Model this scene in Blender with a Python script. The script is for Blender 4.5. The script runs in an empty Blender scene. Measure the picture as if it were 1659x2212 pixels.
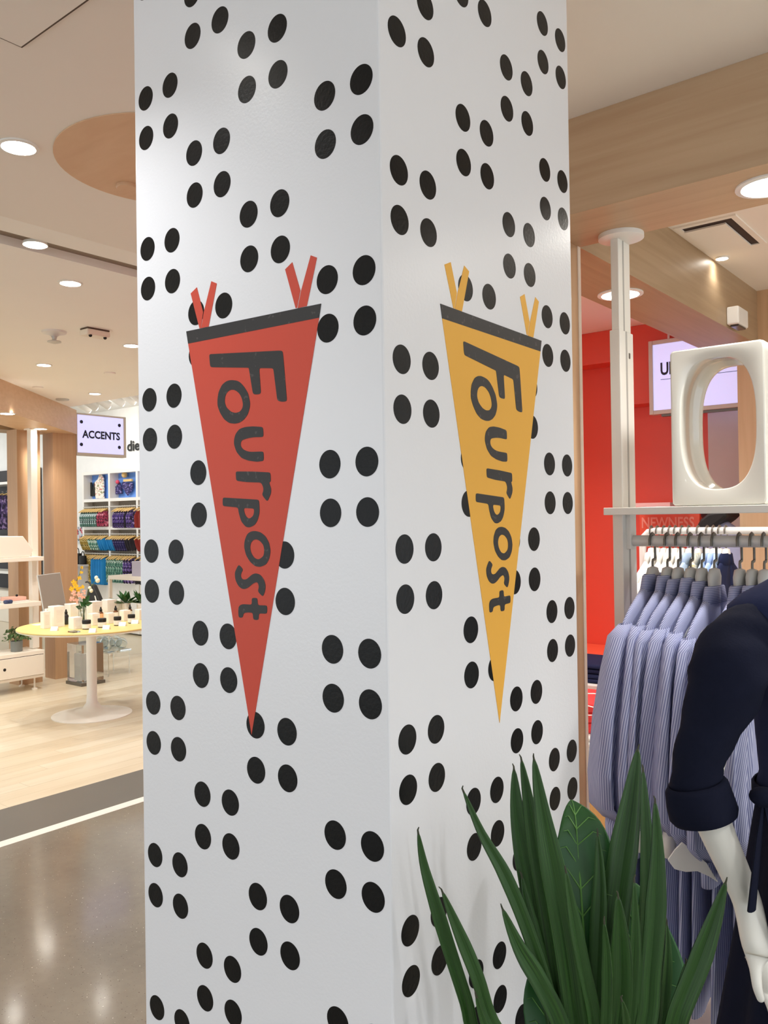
import bpy, bmesh, math, random
from mathutils import Vector, Matrix

random.seed(7)
S = bpy.context.scene
COL = S.collection
PI = math.pi
W, H = 1659, 2212
EYE = 1.585
P = 0.272           # repeat of the dot pattern on the pillar, metres

# ------------------------------------------------------------------ camera
FPX = 1813.386
YAW, PITCH, ROLL = math.radians(-38.81396), math.radians(0.45182), math.radians(-0.84401)
CAM = Vector((0.914018, -1.140592, EYE))
FWD = Vector((math.sin(YAW) * math.cos(PITCH), math.cos(YAW) * math.cos(PITCH), math.sin(PITCH)))
_r = Vector((math.cos(YAW), -math.sin(YAW), 0)); _u = _r.cross(FWD)
RGT = math.cos(ROLL) * _r + math.sin(ROLL) * _u
UPV = -math.sin(ROLL) * _r + math.cos(ROLL) * _u
cd = bpy.data.cameras.new('camera'); cam = bpy.data.objects.new('camera', cd); COL.objects.link(cam)
cd.sensor_fit = 'HORIZONTAL'; cd.sensor_width = 36.0; cd.lens = FPX / W * 36.0
cd.clip_start = 0.02; cd.clip_end = 100
m = Matrix((RGT, UPV, -FWD)).transposed().to_4x4(); m.translation = CAM
cam.matrix_world = m
S.camera = cam

# ------------------------------------------------------------------ world, exposure
wd = bpy.data.worlds.new('world'); S.world = wd; wd.use_nodes = True
bg = wd.node_tree.nodes['Background']
bg.inputs[0].default_value = (0.87, 0.94, 1.0, 1); bg.inputs[1].default_value = 1.75
S.view_settings.view_transform = 'Standard'; S.view_settings.look = 'None'
S.view_settings.gamma = 1; S.view_settings.use_curve_mapping = False
S.view_settings.exposure = 0.0
S.cycles.use_denoising = True
S.cycles.max_bounces = 10; S.cycles.diffuse_bounces = 6; S.cycles.glossy_bounces = 4
S.cycles.transmission_bounces = 8; S.cycles.sample_clamp_indirect = 6

# lamp powers (watts): the downlights of each zone
PW_NEAR, PW_STORE, PW_BEAM, PW_RED, PW_HALL, PW_TRACK = 26, 54, 27, 45, 31, 26
WARM = (1.0, 0.962, 0.90); NEUT = (1.0, 0.98, 0.95); COOL = (0.97, 0.985, 1.0)

# ------------------------------------------------------------------ helpers
def ray(px, py): return RGT * ((px - W / 2) / FPX) - UPV * ((py - H / 2) / FPX) + FWD
def at(px, py, X=None, Y=None, Z=None, D=None):
    """the point of the room seen at pixel (px, py) on the plane X=, Y=, Z= or at depth D"""
    d = ray(px, py)
    if X is not None: t = (X - CAM.x) / d.x
    elif Y is not None: t = (Y - CAM.y) / d.y
    elif Z is not None: t = (Z - CAM.z) / d.z
    else: t = D
    return CAM + d * t
def depth(p): return (p - CAM).dot(FWD)

def lin(c):
    return tuple(((v / 255) / 12.92 if v / 255 <= 0.04045 else (((v / 255) + 0.055) / 1.055) ** 2.4) for v in c)

def nodes(name):
    mt = bpy.data.materials.new(name); mt.use_nodes = True
    nt = mt.node_tree; b = nt.nodes['Principled BSDF']
    return mt, nt, b
def M(name, rgb, rough=0.5, metal=0.0, noise=(8, 0.06), bump=None, spec=0.5, coat=0.0):
    mt, nt, b = nodes(name)
    c = lin(rgb)
    tc = nt.nodes.new('ShaderNodeTexCoord')
    if noise:
        nz = nt.nodes.new('ShaderNodeTexNoise'); nz.inputs['Scale'].default_value = noise[0]; nz.inputs['Detail'].default_value = 4
        nt.links.new(tc.outputs['Object'], nz.inputs['Vector'])
        rp = nt.nodes.new('ShaderNodeMix'); rp.data_type = 'RGBA'
        k = noise[1]
        rp.inputs['A'].default_value = (*[v * (1 - k) for v in c], 1); rp.inputs['B'].default_value = (*[min(1, v * (1 + k)) for v in c], 1)
        nt.links.new(nz.outputs['Fac'], rp.inputs['Factor']); nt.links.new(rp.outputs['Result'], b.inputs['Base Color'])
    else:
        b.inputs['Base Color'].default_value = (*c, 1)
    b.inputs['Roughness'].default_value = rough; b.inputs['Metallic'].default_value = metal
    b.inputs['Specular IOR Level'].default_value = spec; b.inputs['Coat Weight'].default_value = coat
    if bump:
        n2 = nt.nodes.new('ShaderNodeTexNoise'); n2.inputs['Scale'].default_value = bump[0]; n2.inputs['Detail'].default_value = 2
        nt.links.new(tc.outputs['Object'], n2.inputs['Vector'])
        bp = nt.nodes.new('ShaderNodeBump'); bp.inputs['Strength'].default_value = bump[1]; bp.inputs['Distance'].default_value = bump[2] if len(bump) > 2 else 0.002
        nt.links.new(n2.outputs['Fac'], bp.inputs['Height']); nt.links.new(bp.outputs['Normal'], b.inputs['Normal'])
    return mt
def EMIT(name, rgb, strength):
    mt, nt, b = nodes(name)
    b.inputs['Base Color'].default_value = (*lin(rgb), 1)
    b.inputs['Emission Color'].default_value = (*lin(rgb), 1); b.inputs['Emission Strength'].default_value = strength
    b.inputs['Roughness'].default_value = 0.25
    return mt
def WOOD(name, c1, c2, stretch=(1.5, 30, 30), rough=0.45, spec=0.4):
    mt, nt, b = nodes(name)
    tc = nt.nodes.new('ShaderNodeTexCoord'); mp = nt.nodes.new('ShaderNodeMapping'); mp.inputs['Scale'].default_value = stretch
    nt.links.new(tc.outputs['Object'], mp.inputs['Vector'])
    nz = nt.nodes.new('ShaderNodeTexNoise'); nz.inputs['Scale'].default_value = 1.6; nz.inputs['Detail'].default_value = 6; nz.inputs['Distortion'].default_value = 0.4
    nt.links.new(mp.outputs['Vector'], nz.inputs['Vector'])
    cr = nt.nodes.new('ShaderNodeValToRGB'); cr.color_ramp.elements[0].position = 0.3; cr.color_ramp.elements[1].position = 0.7
    cr.color_ramp.elements[0].color = (*lin(c1), 1); cr.color_ramp.elements[1].color = (*lin(c2), 1)
    nt.links.new(nz.outputs['Fac'], cr.inputs['Fac']); nt.links.new(cr.outputs['Color'], b.inputs['Base Color'])
    b.inputs['Roughness'].default_value = rough; b.inputs['Specular IOR Level'].default_value = spec
    return mt
def STRIPE(name, c1, c2, pitch, rough=0.85, axis=0, sharp=0.25):
    mt, nt, b = nodes(name)
    uv = nt.nodes.new('ShaderNodeTexCoord'); sp = nt.nodes.new('ShaderNodeSeparateXYZ'); nt.links.new(uv.outputs['UV'], sp.inputs[0])
    ml = nt.nodes.new('ShaderNodeMath'); ml.operation = 'MULTIPLY'; ml.inputs[1].default_value = 2 * PI / pitch; nt.links.new(sp.outputs[axis], ml.inputs[0])
    sn = nt.nodes.new('ShaderNodeMath'); sn.operation = 'SINE'; nt.links.new(ml.outputs[0], sn.inputs[0])
    mr = nt.nodes.new('ShaderNodeMapRange'); mr.inputs['From Min'].default_value = -sharp; mr.inputs['From Max'].default_value = sharp; nt.links.new(sn.outputs[0], mr.inputs['Value'])
    mx = nt.nodes.new('ShaderNodeMix'); mx.data_type = 'RGBA'; mx.inputs['A'].default_value = (*lin(c1), 1); mx.inputs['B'].default_value = (*lin(c2), 1)
    nt.links.new(mr.outputs['Result'], mx.inputs['Factor']); nt.links.new(mx.outputs['Result'], b.inputs['Base Color'])
    b.inputs['Roughness'].default_value = rough; b.inputs['Specular IOR Level'].default_value = 0.2
    return mt
def PRINT(name, base, spots, scale=30, thr=0.55, rough=0.8):
    """cloth with printed blotches of several colours"""
    mt, nt, b = nodes(name)
    tc = nt.nodes.new('ShaderNodeTexCoord'); prev = None
    for k, c in enumerate(spots):
        nz = nt.nodes.new('ShaderNodeTexNoise'); nz.inputs['Scale'].default_value = scale * (1 + 0.3 * k); nz.inputs['Detail'].default_value = 2
        mp = nt.nodes.new('ShaderNodeMapping'); mp.inputs['Location'].default_value = (k * 3.1, k * 1.7, k)
        nt.links.new(tc.outputs['Object'], mp.inputs['Vector']); nt.links.new(mp.outputs['Vector'], nz.inputs['Vector'])
        mr = nt.nodes.new('ShaderNodeMapRange'); mr.inputs['From Min'].default_value = thr - 0.02; mr.inputs['From Max'].default_value = thr + 0.02
        nt.links.new(nz.outputs['Fac'], mr.inputs['Value'])
        mx = nt.nodes.new('ShaderNodeMix'); mx.data_type = 'RGBA'
        if prev is None: mx.inputs['A'].default_value = (*lin(base), 1)
        else: nt.links.new(prev.outputs['Result'], mx.inputs['A'])
        mx.inputs['B'].default_value = (*lin(c), 1)
        nt.links.new(mr.outputs['Result'], mx.inputs['Factor']); prev = mx
    nt.links.new(prev.outputs['Result'], b.inputs['Base Color']); b.inputs['Roughness'].default_value = rough
    return mt
def GLASS(name, rgb=(245, 250, 250), rough=0.02):
    mt, nt, b = nodes(name)
    b.inputs['Base Color'].default_value = (*lin(rgb), 1); b.inputs['Transmission Weight'].default_value = 1.0
    b.inputs['Roughness'].default_value = rough; b.inputs['IOR'].default_value = 1.45
    return mt

class MB:
    def __init__(s): s.v = []; s.f = []; s.uv = {}
    def add(s, vs, fs, uvs=None):
        n = len(s.v); s.v += [Vector(p) for p in vs]; s.f += [tuple(i + n for i in f) for f in fs]
        if uvs:
            for i, t in enumerate(uvs): s.uv[n + i] = t
        return s
    def box(s, x0, y0, z0, x1, y1, z1):
        return s.add([(x0, y0, z0), (x1, y0, z0), (x1, y1, z0), (x0, y1, z0), (x0, y0, z1), (x1, y0, z1), (x1, y1, z1), (x0, y1, z1)],
                     [(0, 3, 2, 1), (4, 5, 6, 7), (0, 1, 5, 4), (1, 2, 6, 5), (2, 3, 7, 6), (3, 0, 4, 7)])
    def prism(s, pts, off):
        n = len(pts); off = Vector(off); a = [Vector(p) for p in pts]
        return s.add(a + [p + off for p in a], [tuple(range(n))[::-1], tuple(range(n, 2 * n))] + [(i, (i + 1) % n, (i + 1) % n + n, i + n) for i in range(n)])
    def loft(s, rings, cap=True, closed=True, uvs=None):
        n = len(rings[0]); vs = [p for r in rings for p in r]; fs = []
        for i in range(len(rings) - 1):
            for j in range(n if closed else n - 1):
                k = (j + 1) % n
                fs.append((i * n + j, i * n + k, (i + 1) * n + k, (i + 1) * n + j))
        if cap: fs += [tuple(range(n))[::-1], tuple(range((len(rings) - 1) * n, len(rings) * n))]
        return s.add(vs, fs, uvs)
    def lathe(s, prof, c=(0, 0, 0), n=24, cap=True):
        c = Vector(c)
        return s.loft([[c + Vector((r * math.cos(2 * PI * k / n), r * math.sin(2 * PI * k / n), z)) for k in range(n)] for r, z in prof], cap)
    def tube(s, path, rad, n=8, cap=True, flat=1.0):
        path = [Vector(p) for p in path]; rings = []; up = None
        for i, p in enumerate(path):
            t = (path[min(i + 1, len(path) - 1)] - path[max(i - 1, 0)]).normalized()
            if up is None: up = Vector((0, 0, 1)) if abs(t.z) < 0.9 else Vector((1, 0, 0))
            a = t.cross(up).normalized(); b = a.cross(t).normalized(); up = b
            r = rad[i] if isinstance(rad, (list, tuple)) else rad
            rings.append([p + a * (r * math.cos(2 * PI * k / n)) + b * (r * flat * math.sin(2 * PI * k / n)) for k in range(n)])
        return s.loft(rings, cap)
    def sphere(s, c, r, n=12, m=8, sc=(1, 1, 1)):
        c = Vector(c)
        return s.loft([[c + Vector((r * sc[0] * math.sin(PI * i / m) * math.cos(2 * PI * k / n), r * sc[1] * math.sin(PI * i / m) * math.sin(2 * PI * k / n), r * sc[2] * math.cos(PI * i / m))) for k in range(n)] for i in ([0.02] + list(range(1, m)) + [m - 0.02])])
    def build(s, name, mat, parent=None, smooth=None, bevel=0, solid=0, sub=0):
        off = Vector((0, 0, 0)); q = parent
        while q: off += q.location; q = q.parent
        me = bpy.data.meshes.new(name)
        me.from_pydata([v - off for v in s.v], [], s.f)
        bm = bmesh.new(); bm.from_mesh(me)
        bmesh.ops.recalc_face_normals(bm, faces=bm.faces); bm.to_mesh(me); bm.free()
        if s.uv:
            ul = me.uv_layers.new(name='UVMap')
            for lp in me.loops:
                if lp.vertex_index in s.uv: ul.data[lp.index].uv = s.uv[lp.vertex_index]
        if smooth is not None:
            for p in me.polygons: p.use_smooth = True
            me.set_sharp_from_angle(angle=math.radians(smooth))
        me.materials.append(mat)
        o = bpy.data.objects.new(name, me); COL.objects.link(o); o.parent = parent
        if solid:
            md = o.modifiers.new('thickness', 'SOLIDIFY'); md.thickness = solid; md.offset = 0
        if sub:
            md = o.modifiers.new('smooth', 'SUBSURF'); md.levels = sub; md.render_levels = sub
        if bevel:
            md = o.modifiers.new('bevel', 'BEVEL'); md.width = bevel; md.segments = 2; md.limit_method = 'ANGLE'
        return o

def tag(o, label=None, cat=None, group=None, kind=None):
    if label: o['label'] = label
    if cat: o['category'] = cat
    if group: o['group'] = group
    if kind: o['kind'] = kind
    return o
def thing(name, label, cat, loc=(0, 0, 0), group=None):
    o = bpy.data.objects.new(name, None); COL.objects.link(o); o.location = loc; o.empty_display_size = 0.05
    return tag(o, label, cat, group)
def struct(o): o['kind'] = 'structure'; return o
def copy_tree(o, parent=None):
    c = o.copy(); COL.objects.link(c); c.parent = parent
    for ch in list(o.children): copy_tree(ch, c)
    return c
def box(name, mat, b, parent=None, bevel=0): return MB().box(*b).build(name, mat, parent, bevel=bevel)
def text(name, body, mat, origin, ex, ey, w, h, parent=None, thick=0.002, bold=0.0, tilt=0):
    """lettering fitted into a w x h box whose lower left corner is origin; ex, ey are the writing directions"""
    cu = bpy.data.curves.new(name, 'FONT'); cu.body = body; cu.size = 1; cu.offset = bold; cu.resolution_u = 3
    cu.fill_mode = 'FRONT'
    t = bpy.data.objects.new(name, cu); COL.objects.link(t)
    bpy.context.view_layer.update()
    me0 = bpy.data.meshes.new_from_object(t.evaluated_get(bpy.context.evaluated_depsgraph_get()))
    bpy.data.objects.remove(t); bpy.data.curves.remove(cu)
    xs = [v.co.x for v in me0.vertices]; ys = [v.co.y for v in me0.vertices]
    x0, x1, y0, y1 = min(xs), max(xs), min(ys), max(ys)
    ex = Vector(ex); ey = Vector(ey); nr = ex.cross(ey); o = Vector(origin)
    mb = MB()
    mb.add([o + ex * ((v.co.x - x0) / (x1 - x0) * w) + ey * ((v.co.y - y0) / (y1 - y0) * h) + nr * thick for v in me0.vertices], [tuple(p.vertices) for p in me0.polygons])
    bpy.data.meshes.remove(me0)
    return mb.build(name, mat, parent)
def sm(pts, n=4):
    out = []
    for i in range(len(pts) - 1):
        p0, p1, p2, p3 = pts[max(i - 1, 0)], pts[i], pts[i + 1], pts[min(i + 2, len(pts) - 1)]
        for k in range(n):
            u = k / n
            out.append(tuple(0.5 * ((2 * b_) + (-a_ + c_2) * u + (2 * a_ - 5 * b_ + 4 * c_2 - d_) * u * u + (-a_ + 3 * b_ - 3 * c_2 + d_) * u ** 3) for a_, b_, c_2, d_ in zip(p0, p1, p2, p3)))
    out.append(tuple(pts[-1])); return out
def sm_pts(pts): return sm([tuple(p_) for p_ in pts], 4)
ORD = ['first', 'second', 'third', 'fourth', 'fifth', 'sixth', 'seventh', 'eighth', 'ninth', 'tenth', 'eleventh', 'twelfth', 'thirteenth', 'fourteenth', 'fifteenth', 'sixteenth']

# ------------------------------------------------------------------ materials
m_white_wall = M('white_wall_paint', (236, 236, 234), 0.6)
m_ceiling = M('warm_white_ceiling_paint', (243, 236, 226), 0.75, noise=(2, 0.02))
m_ceiling2 = M('store_ceiling_paint', (250, 247, 242), 0.75, noise=(2, 0.02))
m_groove = M('dark_groove', (96, 82, 70), 0.8)
m_oakx = WOOD('oak_veneer_along_x', (184, 154, 122), (196, 168, 136), (1.2, 26, 26))
m_oaky = WOOD('oak_veneer_along_y', (166, 141, 110), (178, 153, 122), (26, 1.2, 26))
m_oakz = WOOD('oak_veneer_upright', (204, 168, 130), (214, 180, 142), (26, 26, 1.0))
m_disc = WOOD('veneer_disc', (214, 172, 136), (222, 184, 148), (4, 12, 12))
m_pillar = M('semigloss_white_paint', (236, 236, 239), 0.28, noise=(2, 0.01), bump=(170, 0.16, 0.0015), spec=0.5)
m_dot = M('black_vinyl', (17, 17, 17), 0.33, noise=None, bump=(170, 0.22, 0.0015), spec=0.2)
m_red_pen = M('red_vinyl', (206, 78, 60), 0.5, noise=(6, 0.02), bump=(170, 0.1, 0.001), spec=0.3)
m_yel_pen = M('mustard_vinyl', (238, 178, 72), 0.5, noise=(6, 0.02), bump=(170, 0.1, 0.001), spec=0.3)
m_ink = PRINT('worn_black_ink', (38, 36, 36), [(70, 66, 64)], 90, 0.66, 0.5)
m_white = M('white_lacquer', (238, 236, 230), 0.35, noise=(3, 0.01))
m_offw = M('warm_white_laminate', (244, 236, 222), 0.4, noise=(3, 0.015))
m_gloss = M('glossy_white_ceramic', (224, 222, 212), 0.13, noise=(3, 0.01), coat=0.6)
m_grey_metal = M('grey_white_powder_coat', (226, 224, 216), 0.35, noise=(20, 0.02))
m_dark_metal = M('dark_hook_metal', (112, 108, 100), 0.35, metal=0.6)
m_rail = M('brushed_rail', (206, 205, 200), 0.35, metal=0.15)
m_plast_grey = M('frosted_grey_plastic', (196, 198, 196), 0.4)
m_red = M('red_wall_paint', (222, 78, 56), 0.36, noise=(2, 0.03))
m_orange = M('coral_red_paint', (240, 98, 66), 0.45, noise=(2, 0.02))
m_grey_wall = M('grey_wall_paint', (206, 200, 194), 0.6)
m_navy = M('navy_cotton', (34, 40, 70), 0.9, noise=(40, 0.12), bump=(300, 0.15), spec=0.15)
m_navy_shade = M('dark_navy_cloth', (22, 25, 42), 0.9, noise=(30, 0.15), bump=(260, 0.2), spec=0.12)  # darker copy of the navy, the dress's shade put into the colour
m_stripe = STRIPE('blue_pinstripe_cotton', (126, 132, 174), (188, 193, 220), 0.0064)
m_stripe_h = STRIPE('blue_pinstripe_collar', (124, 130, 170), (182, 187, 214), 0.0042, axis=1)
m_cotton = M('white_cotton', (240, 238, 232), 0.85, noise=(20, 0.03))
m_cotton_blue = M('pale_blue_cotton', (176, 200, 232), 0.85, noise=(20, 0.05))
m_cotton_beige = PRINT('cream_floral_cotton', (238, 230, 208), [(232, 206, 130), (205, 200, 180)], 24, 0.58)
m_lav = M('lavender_cotton', (168, 168, 200), 0.85)
m_black = M('black_matte', (18, 18, 18), 0.6)
m_mannequin = M('mannequin_white', (238, 235, 226), 0.34, noise=(3, 0.01))
m_leaf, _nt, _b = nodes('strap_leaf_green')
_uv = _nt.nodes.new('ShaderNodeTexCoord'); _mp = _nt.nodes.new('ShaderNodeMapping'); _mp.inputs['Scale'].default_value = (9, 0.35, 1)
_nz = _nt.nodes.new('ShaderNodeTexNoise'); _nz.inputs['Scale'].default_value = 2.2; _nz.inputs['Detail'].default_value = 4
_nt.links.new(_uv.outputs['UV'], _mp.inputs['Vector']); _nt.links.new(_mp.outputs['Vector'], _nz.inputs['Vector'])
_cr = _nt.nodes.new('ShaderNodeValToRGB'); _e = _cr.color_ramp.elements; _e[0].position = 0.32; _e[0].color = (*lin((18, 43, 15)), 1); _e[1].position = 0.72; _e[1].color = (*lin((62, 106, 42)), 1)
_nt.links.new(_nz.outputs['Fac'], _cr.inputs['Fac']); _nt.links.new(_cr.outputs['Color'], _b.inputs['Base Color'])
_bp = _nt.nodes.new('ShaderNodeBump'); _bp.inputs['Strength'].default_value = 0.35; _bp.inputs['Distance'].default_value = 0.001
_nt.links.new(_nz.outputs['Fac'], _bp.inputs['Height']); _nt.links.new(_bp.outputs['Normal'], _b.inputs['Normal']); _b.inputs['Roughness'].default_value = 0.42
m_leaf2 = M('broad_leaf_green', (32, 82, 32), 0.4, noise=(9, 0.2), spec=0.45)
m_vein = M('pale_leaf_vein', (92, 140, 66), 0.5)
m_tip = M('dry_leaf_tip', (58, 60, 42), 0.7)
m_pot_dark = M('charcoal_planter', (70, 70, 70), 0.5)
m_soil = M('dark_potting_soil', (52, 40, 30), 0.95, noise=(60, 0.4), bump=(80, 0.6, 0.01))
m_lens = EMIT('lit_lamp_lens', (255, 250, 240), 45.0)
m_lightbox = EMIT('backlit_sign_face', (206, 208, 255), 0.70)
m_frame = M('sign_frame_champagne', (206, 196, 184), 0.4, metal=0.3)
m_sign_ink = M('sign_ink', (28, 28, 44), 0.5)
m_glass = GLASS('clear_glass'); m_acryl = GLASS('clear_acrylic', (235, 240, 240), 0.05)

# ------------------------------------------------------------------ floors
def concrete():
    mt, nt, b = nodes('polished_concrete')
    tc = nt.nodes.new('ShaderNodeTexCoord')
    def nz(sc, det):
        n = nt.nodes.new('ShaderNodeTexNoise'); n.inputs['Scale'].default_value = sc; n.inputs['Detail'].default_value = det
        nt.links.new(tc.outputs['Object'], n.inputs['Vector']); return n
    big = nz(2.2, 5); mid = nz(26, 5); spk = nz(150, 1); spk2 = nz(120, 1)
    mp = nt.nodes.new('ShaderNodeMapping'); mp.inputs['Location'].default_value = (3, 5, 7); nt.links.new(tc.outputs['Object'], mp.inputs[0]); nt.links.new(mp.outputs[0], spk2.inputs['Vector'])
    r1 = nt.nodes.new('ShaderNodeValToRGB'); r1.color_ramp.elements[0].color = (*lin((110, 105, 97)), 1); r1.color_ramp.elements[1].color = (*lin((132, 126, 115)), 1)
    r1.color_ramp.elements[0].position = 0.35; r1.color_ramp.elements[1].position = 0.65
    nt.links.new(big.outputs['Fac'], r1.inputs['Fac'])
    r2 = nt.nodes.new('ShaderNodeValToRGB'); r2.color_ramp.elements[0].color = (*lin((112, 106, 97)), 1); r2.color_ramp.elements[1].color = (*lin((136, 129, 118)), 1)
    nt.links.new(mid.outputs['Fac'], r2.inputs['Fac'])
    def mix(a, bb, fac):
        x = nt.nodes.new('ShaderNodeMix'); x.data_type = 'RGBA'
        for sock, val in (('A', a), ('B', bb)):
            if isinstance(val, tuple): x.inputs[sock].default_value = val
            else: nt.links.new(val, x.inputs[sock])
        if isinstance(fac, float): x.inputs['Factor'].default_value = fac
        else: nt.links.new(fac, x.inputs['Factor'])
        return x.outputs['Result']
    c = mix(r1.outputs['Color'], r2.outputs['Color'], 0.5)
    def thr(n, lo, hi):
        r = nt.nodes.new('ShaderNodeMapRange'); r.inputs['From Min'].default_value = lo; r.inputs['From Max'].default_value = hi
        nt.links.new(n.outputs['Fac'], r.inputs['Value']); return r.outputs['Result']
    c = mix(c, (*lin((74, 66, 58)), 1), thr(spk, 0.70, 0.74))
    c = mix(c, (*lin((205, 200, 188)), 1), thr(spk2, 0.745, 0.77))
    nt.links.new(c, b.inputs['Base Color'])
    b.inputs['Roughness'].default_value = 0.12; b.inputs['Specular IOR Level'].default_value = 0.5
    return mt
m_conc = concrete()
m_grey_strip = M('grey_floor_strip', (98, 95, 90), 0.35, noise=(3, 0.08))
m_plank = [WOOD('maple_plank_%s' % n, a, b2, (9, 0.9, 9), 0.28) for n, a, b2 in (('pale', (212, 198, 172), (222, 210, 186)), ('honey', (206, 192, 166), (218, 204, 178)), ('cream', (216, 204, 180), (226, 216, 194)))]
struct(box('floor', m_conc, (-3.16, -7, -0.2, 6, 8, 0)))
struct(box('floor', M('maple_floor_shop', (226, 210, 180), 0.28, noise=(3, 0.04)), (-1.75, 0.87, 0.0005, 6, 8, 0.003)))  # unseen pale floor, added to bounce light up to the beam
struct(box('trim_1', m_white, (-3.232, -7, -0.2, -3.16, 8, 0.001)))
struct(box('trim_2', m_grey_strip, (-3.695, -7, -0.2, -3.232, 8, 0.0)))
wf = struct(box('floor', M('maple_floor_far', (212, 200, 174), 0.26, noise=(3, 0.04)), (-18, -7, -0.2, -3.695, 8, -0.004)))
tag(wf, 'pale maple plank floor of the store beyond the grey strip')
pw = 0.127
plank_me = {}
for i in range(32):
    x1 = -3.697 - i * pw
    y = -0.6 - (i * 0.77) % 1.8
    while y < 6:
        y1 = min(y + 1.8, 6.0)
        o = MB().box(x1 - pw + 0.0012, y + 0.0012, -0.01, x1, y1, -0.0002 + random.uniform(-0.0004, 0)).build('plank', random.choice(m_plank), wf)
        y = y1

# ------------------------------------------------------------------ ceilings, beams, posts, walls
ceil = struct(box('ceiling', m_ceiling, (-1.838, -7, 2.62, 6, 6, 2.9)))
# access hatch: a panel with a shadow gap, hung a little proud of the ceiling
hx, hy = -0.822, -0.211
box('access_panel_gap', m_groove, (hx, hy - 0.9, 2.617, hx + 0.75, hy, 2.6201), ceil)
box('access_panel', m_ceiling, (hx + 0.005, hy - 0.895, 2.6155, hx + 0.745, hy - 0.005, 2.6195), ceil)
# veneer disc let into the ceiling by the pillar
cen = Vector((-1.078, 0.365)); MB().lathe([(0.312, 2.6165), (0.312, 2.6199)], (cen.x, cen.y, 0), 64).build('veneer_disc', m_disc, ceil)
ceil2 = struct(MB().box(-18, -7, 2.763, -2.527, 3.50, 3.0).build('ceiling', m_ceiling2))
box('ceiling_panel', m_ceiling2, (-2.373, -7, 2.763, -1.838, 3.5, 3.0), ceil2)
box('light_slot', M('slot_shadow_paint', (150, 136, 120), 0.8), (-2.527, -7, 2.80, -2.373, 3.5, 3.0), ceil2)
struct(box('ceiling', m_white_wall, (-18, 3.50, 3.25, -1.8, 8, 3.5)))
tag(struct(box('trim_3', m_oakx, (-0.9, 0.872, 2.37, 4.5, 1.135, 2.62), bevel=0.001)), 'long oak bulkhead beam crossing above the clothes rail')
tag(struct(box('trim_4', m_oaky, (-0.405, 1.136, 2.371, -0.168, 5.5, 2.62))), 'oak bulkhead beam running back beside the air vent')
tag(struct(box('trim_5', m_oakz, (-0.405, 0.90, 0, -0.168, 1.134, 2.37))), 'oak post just behind the right edge of the pillar')
box('edge_strip', m_offw, (-0.1685, 1.120, 0, -0.1655, 1.1365, 2.37), bpy.data.objects['trim_5'])
tag(struct(box('trim_6', m_oakz, (-0.262, 3.0, 0, 0.35, 3.2, 2.62))), 'tan oak post seen through the hollow of the white numeral')
# left oak portal: two posts, the skew beam and the straight beam
m_oakz_store = WOOD('oak_veneer_upright_store', (186, 149, 113), (195, 158, 122), (26, 26, 1.0))
tag(struct(box('trim_7', m_oakz_store, (-7.26, 3.41, 0, -7.06, 3.67, 2.52))), 'oak post to the left of the wall of swimwear')
tag(struct(box('trim_8', m_oakz_store, (-7.26, 3.03, 0, -7.06, 3.27, 2.52))), 'oak post standing behind the white shelf unit')
A = Vector((-7.05, 3.672)); dr = Vector((1.304, -1.463)).normalized(); nb = Vector((-dr.y, dr.x)) * -1
q = [A, A + dr * 6.5, A + dr * 6.5 + nb * 0.42, A + nb * 0.42]
tag(struct(MB().prism([(p.x, p.y, 2.511) for p in q], (0, 0, 0.252)).build('trim_9', WOOD('oak_veneer_skew', (208, 172, 134), (218, 184, 148), (8, 8, 20)))), 'skewed oak bulkhead beam with downlights at the left')
struct(box('trim_10', m_oaky, (-7.6, -3.0, 2.53, -7.28, 3.3, 2.763)))
# walls
struct(box('wall_back', m_white_wall, (-18, 6.02, 0, -1.75, 6.3, 3.25)))
red = struct(box('wall_red', m_red, (-1.75, 3.45, 0, -0.545, 3.6, 2.62)))
struct(box('wall_grey', m_grey_wall, (-0.545, 3.45, 0, 2.5, 3.6, 2.62)))
struct(box('wall_side', m_red, (-1.85, 1.6, 0, -1.75, 6.3, 2.76)))
box('fascia', m_red, (-1.749, 3.30, 2.44, -0.99, 3.449, 2.619), red)
box('fascia', m_red, (-0.989, 3.301, 2.19, -0.545, 3.449, 2.619), red)

# ------------------------------------------------------------------ lamps
def lamp(loc, power, col=WARM, size=0.04, cone=125, tgt=None):
    l = bpy.data.lights.new('lamp', 'SPOT'); l.energy = power; l.color = col; l.spot_size = math.radians(cone); l.spot_blend = 0.8; l.shadow_soft_size = size
    o = bpy.data.objects.new('lamp', l); COL.objects.link(o); o.location = loc
    if tgt is not None: o.rotation_euler = (Vector(tgt) - Vector(loc)).to_track_quat('-Z', 'Y').to_euler()
    return o
def downlight(p, r, power, label=None, col=WARM, cone=125, group='recessed downlights'):
    p = Vector(p)
    t = thing('downlight', label, 'ceiling light', p, group)
    MB().lathe([(r * 1.28, 0.0), (r * 1.28, -0.004), (r * 1.06, -0.006), (r * 1.0, -0.001)], p, 28, cap=False).build('trim_ring', m_white, t, smooth=40)
    MB().lathe([(r * 1.02, -0.002), (r * 0.6, -0.0045), (0.004, -0.006)], p, 28).build('lamp_lens', m_lens, t, smooth=60)
    if power: lamp(p + Vector((0, 0, -0.02)), power, col, r * 0.8, cone)
    return t
ZN, ZS, ZB = 2.62, 2.763, 2.37
downlight(at(40, 316, Z=ZN), 0.042, PW_NEAR, 'large bright downlight in the ceiling left of the veneer disc')
for px, py, lab in ((152, 611, 'downlight behind the ceiling slot, nearest the camera'), (284, 746, 'downlight right of the sprinkler head, beside the pillar'), (95, 788, 'downlight below the sprinkler head, towards the oak beam'), (205, 850, 'farthest downlight, above the lit sign')):
    downlight(at(px, py, Z=ZS), 0.046, PW_STORE, lab)
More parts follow.
